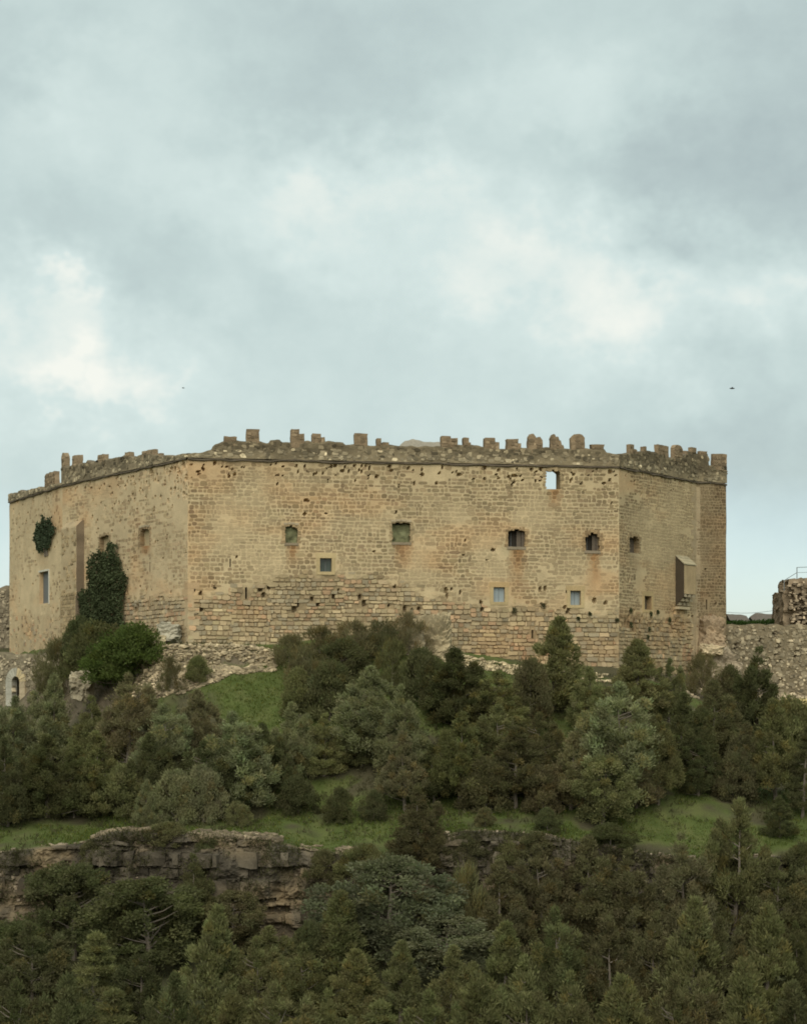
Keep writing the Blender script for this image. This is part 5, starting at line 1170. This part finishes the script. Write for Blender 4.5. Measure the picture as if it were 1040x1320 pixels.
# ------------------------------------------------------------------ grass
n = 60000; x = rng.uniform(-23, 24, n); y = rng.uniform(96, 121, n); zf_, yf_ = foot(x)
dens = np.where((y < 103.5) | ((y > yf_ - 2.0) & (x > -15) & (x < -5)), 1.0, .35); dens = np.where((np.abs(x + 9.2) < 2.8) & (y > 108) & (y < 117), 1.0, dens)
k = (rng.random(n) < dens) & (y > rim_y(x) - .2) & (y < yf_ - .3) & ((fbm(x * .5, y * .5, 0, 21, 4) < .56) | (y > yf_ - 2.0)); x, y = x[k], y[k]; n = len(x); z = ground(x, y) - .02
tall = fbm(x * .6, y * .6, 0, 440, 3); P = np.repeat(np.stack([x, y, z], -1), 3, 0) + rng.normal(0, .07, (n * 3, 3)) * np.array([1, 1, 0]); m_ = len(P)
V, FF = blades(P, np.array([0, 0, 1.0]) + rng.normal(0, .35, (m_, 3)), rng.uniform(.05, .17, m_) * np.repeat(.35 + 1.7 * tall, 3), rng.uniform(.012, .024, m_))
cg = np.array([.078, .102, .027]) * rng.lognormal(0, .25, (m_, 1)) * np.where(rng.random((m_, 1)) < .15, np.array([1.5, 1.15, .9]), 1.0)
o = obj('grass', V, FF, M_GRASS, None, np.repeat(cg, 4, 0), kind='stuff'); o['label'] = 'short spring grass on the terrace and slope'; o.color = (1, 1, 1, 1)

# low undergrowth on the shaded slope and in the lower wood
n = 26000; x = rng.uniform(-30, 30, n); y = np.concatenate([rng.uniform(78, 95.5, n // 3), rng.uniform(97.5, 134, n - n // 3)]); zf_, yf_ = foot(x)
k = (np.abs(x) < y * .225) & (y < yf_ - .2) & ((y > 102) | (y < 96) | (rng.random(n) < .5)) & ((fbm(x * .4, y * .4, 0, 450, 3) > .44) | (x < -17) & (y > 105)) & ~((np.abs(x + 9.3) < 2.4) & (y > 107) & (y < 118)); x, y = x[k], y[k]; n = len(x); q = 6
P = np.repeat(np.stack([x, y, ground(x, y)], -1), q, 0) + rng.normal(0, .14, (n * q, 3)) * np.array([1, 1, .3]); m_ = len(P)
V, FF = blades(P, np.array([0, 0, .8]) + rng.normal(0, .5, (m_, 3)), rng.uniform(.15, .42, m_), rng.uniform(.014, .03, m_))
xx = rng.uniform(-22, 22, 9000); kk = rng.random(9000) ** 1.6; zz = np.interp(xx, RIMX, RIMZ) - .1 - kk * 5.2; sel = fbm(xx * .6, zz * .9, 0, 455, 3) + .16 * (1 - kk) > .56; xx, zz = xx[sel], zz[sel]; n4 = len(xx) * q
P4 = np.repeat(np.stack([xx, cliff_front(xx, zz) - .02, zz], -1), q, 0) + rng.normal(0, .10, (n4, 3)); V4, F4 = blades(P4, np.array([0, -.5, .6]) + rng.normal(0, .5, (n4, 3)), rng.uniform(.12, .34, n4), rng.uniform(.012, .026, n4))
V, FF, m_ = np.concatenate([V, V4]), np.concatenate([FF, F4 + len(V)]), m_ + n4; n = n + len(xx)
o = obj('undergrowth', V, FF, M_LEAF, None, np.repeat(np.array([.085, .08, .042]) * rng.lognormal(0, .25, (m_, 1)) * np.repeat(rng.lognormal(0, .2, (n, 1)), q, 0), 4, 0), kind='stuff'); o['label'] = 'low brown-green undergrowth between the trees'; o.color = (1, 1, 1, 1)
# ------------------------------------------------------------------ birds
for (px, py, D, s, lab) in ((943.5, 500.5, 112, .30, 'dark bird gliding in the sky right of the castle top'), (236.3, 500, 150, .22, 'tiny bird high above the left end of the castle')):
    p = at(px, py, D); b = empty('bird', tuple(p), lab, 'bird')
    X, FF = block(-.5, .5, -.14, .14, -.13, .13, (8, 4, 4), 0, .8); X[:, 1:] *= (1 - .75 * np.abs(X[:, :1]) ** 1.5); obj('body', p + X * s, FF, M_BIRD, b)
    for sg in (-1, 1):
        W_ = np.array([(.22, 0, .02), (.05, sg * .5, .16), (-.12, sg * 1.1, .10), (-.22, sg * .5, .14), (-.15, 0, .02)]); W2 = np.concatenate([W_, W_ - np.array([0, 0, .035])])
        i = np.arange(5); obj('wing', p + W2 * s, [np.array([[0, 1, 2, 3, 4]]), np.array([[9, 8, 7, 6, 5]]), np.stack([i, (i + 1) % 5, (i + 1) % 5 + 5, i + 5], -1)], M_BIRD, b)
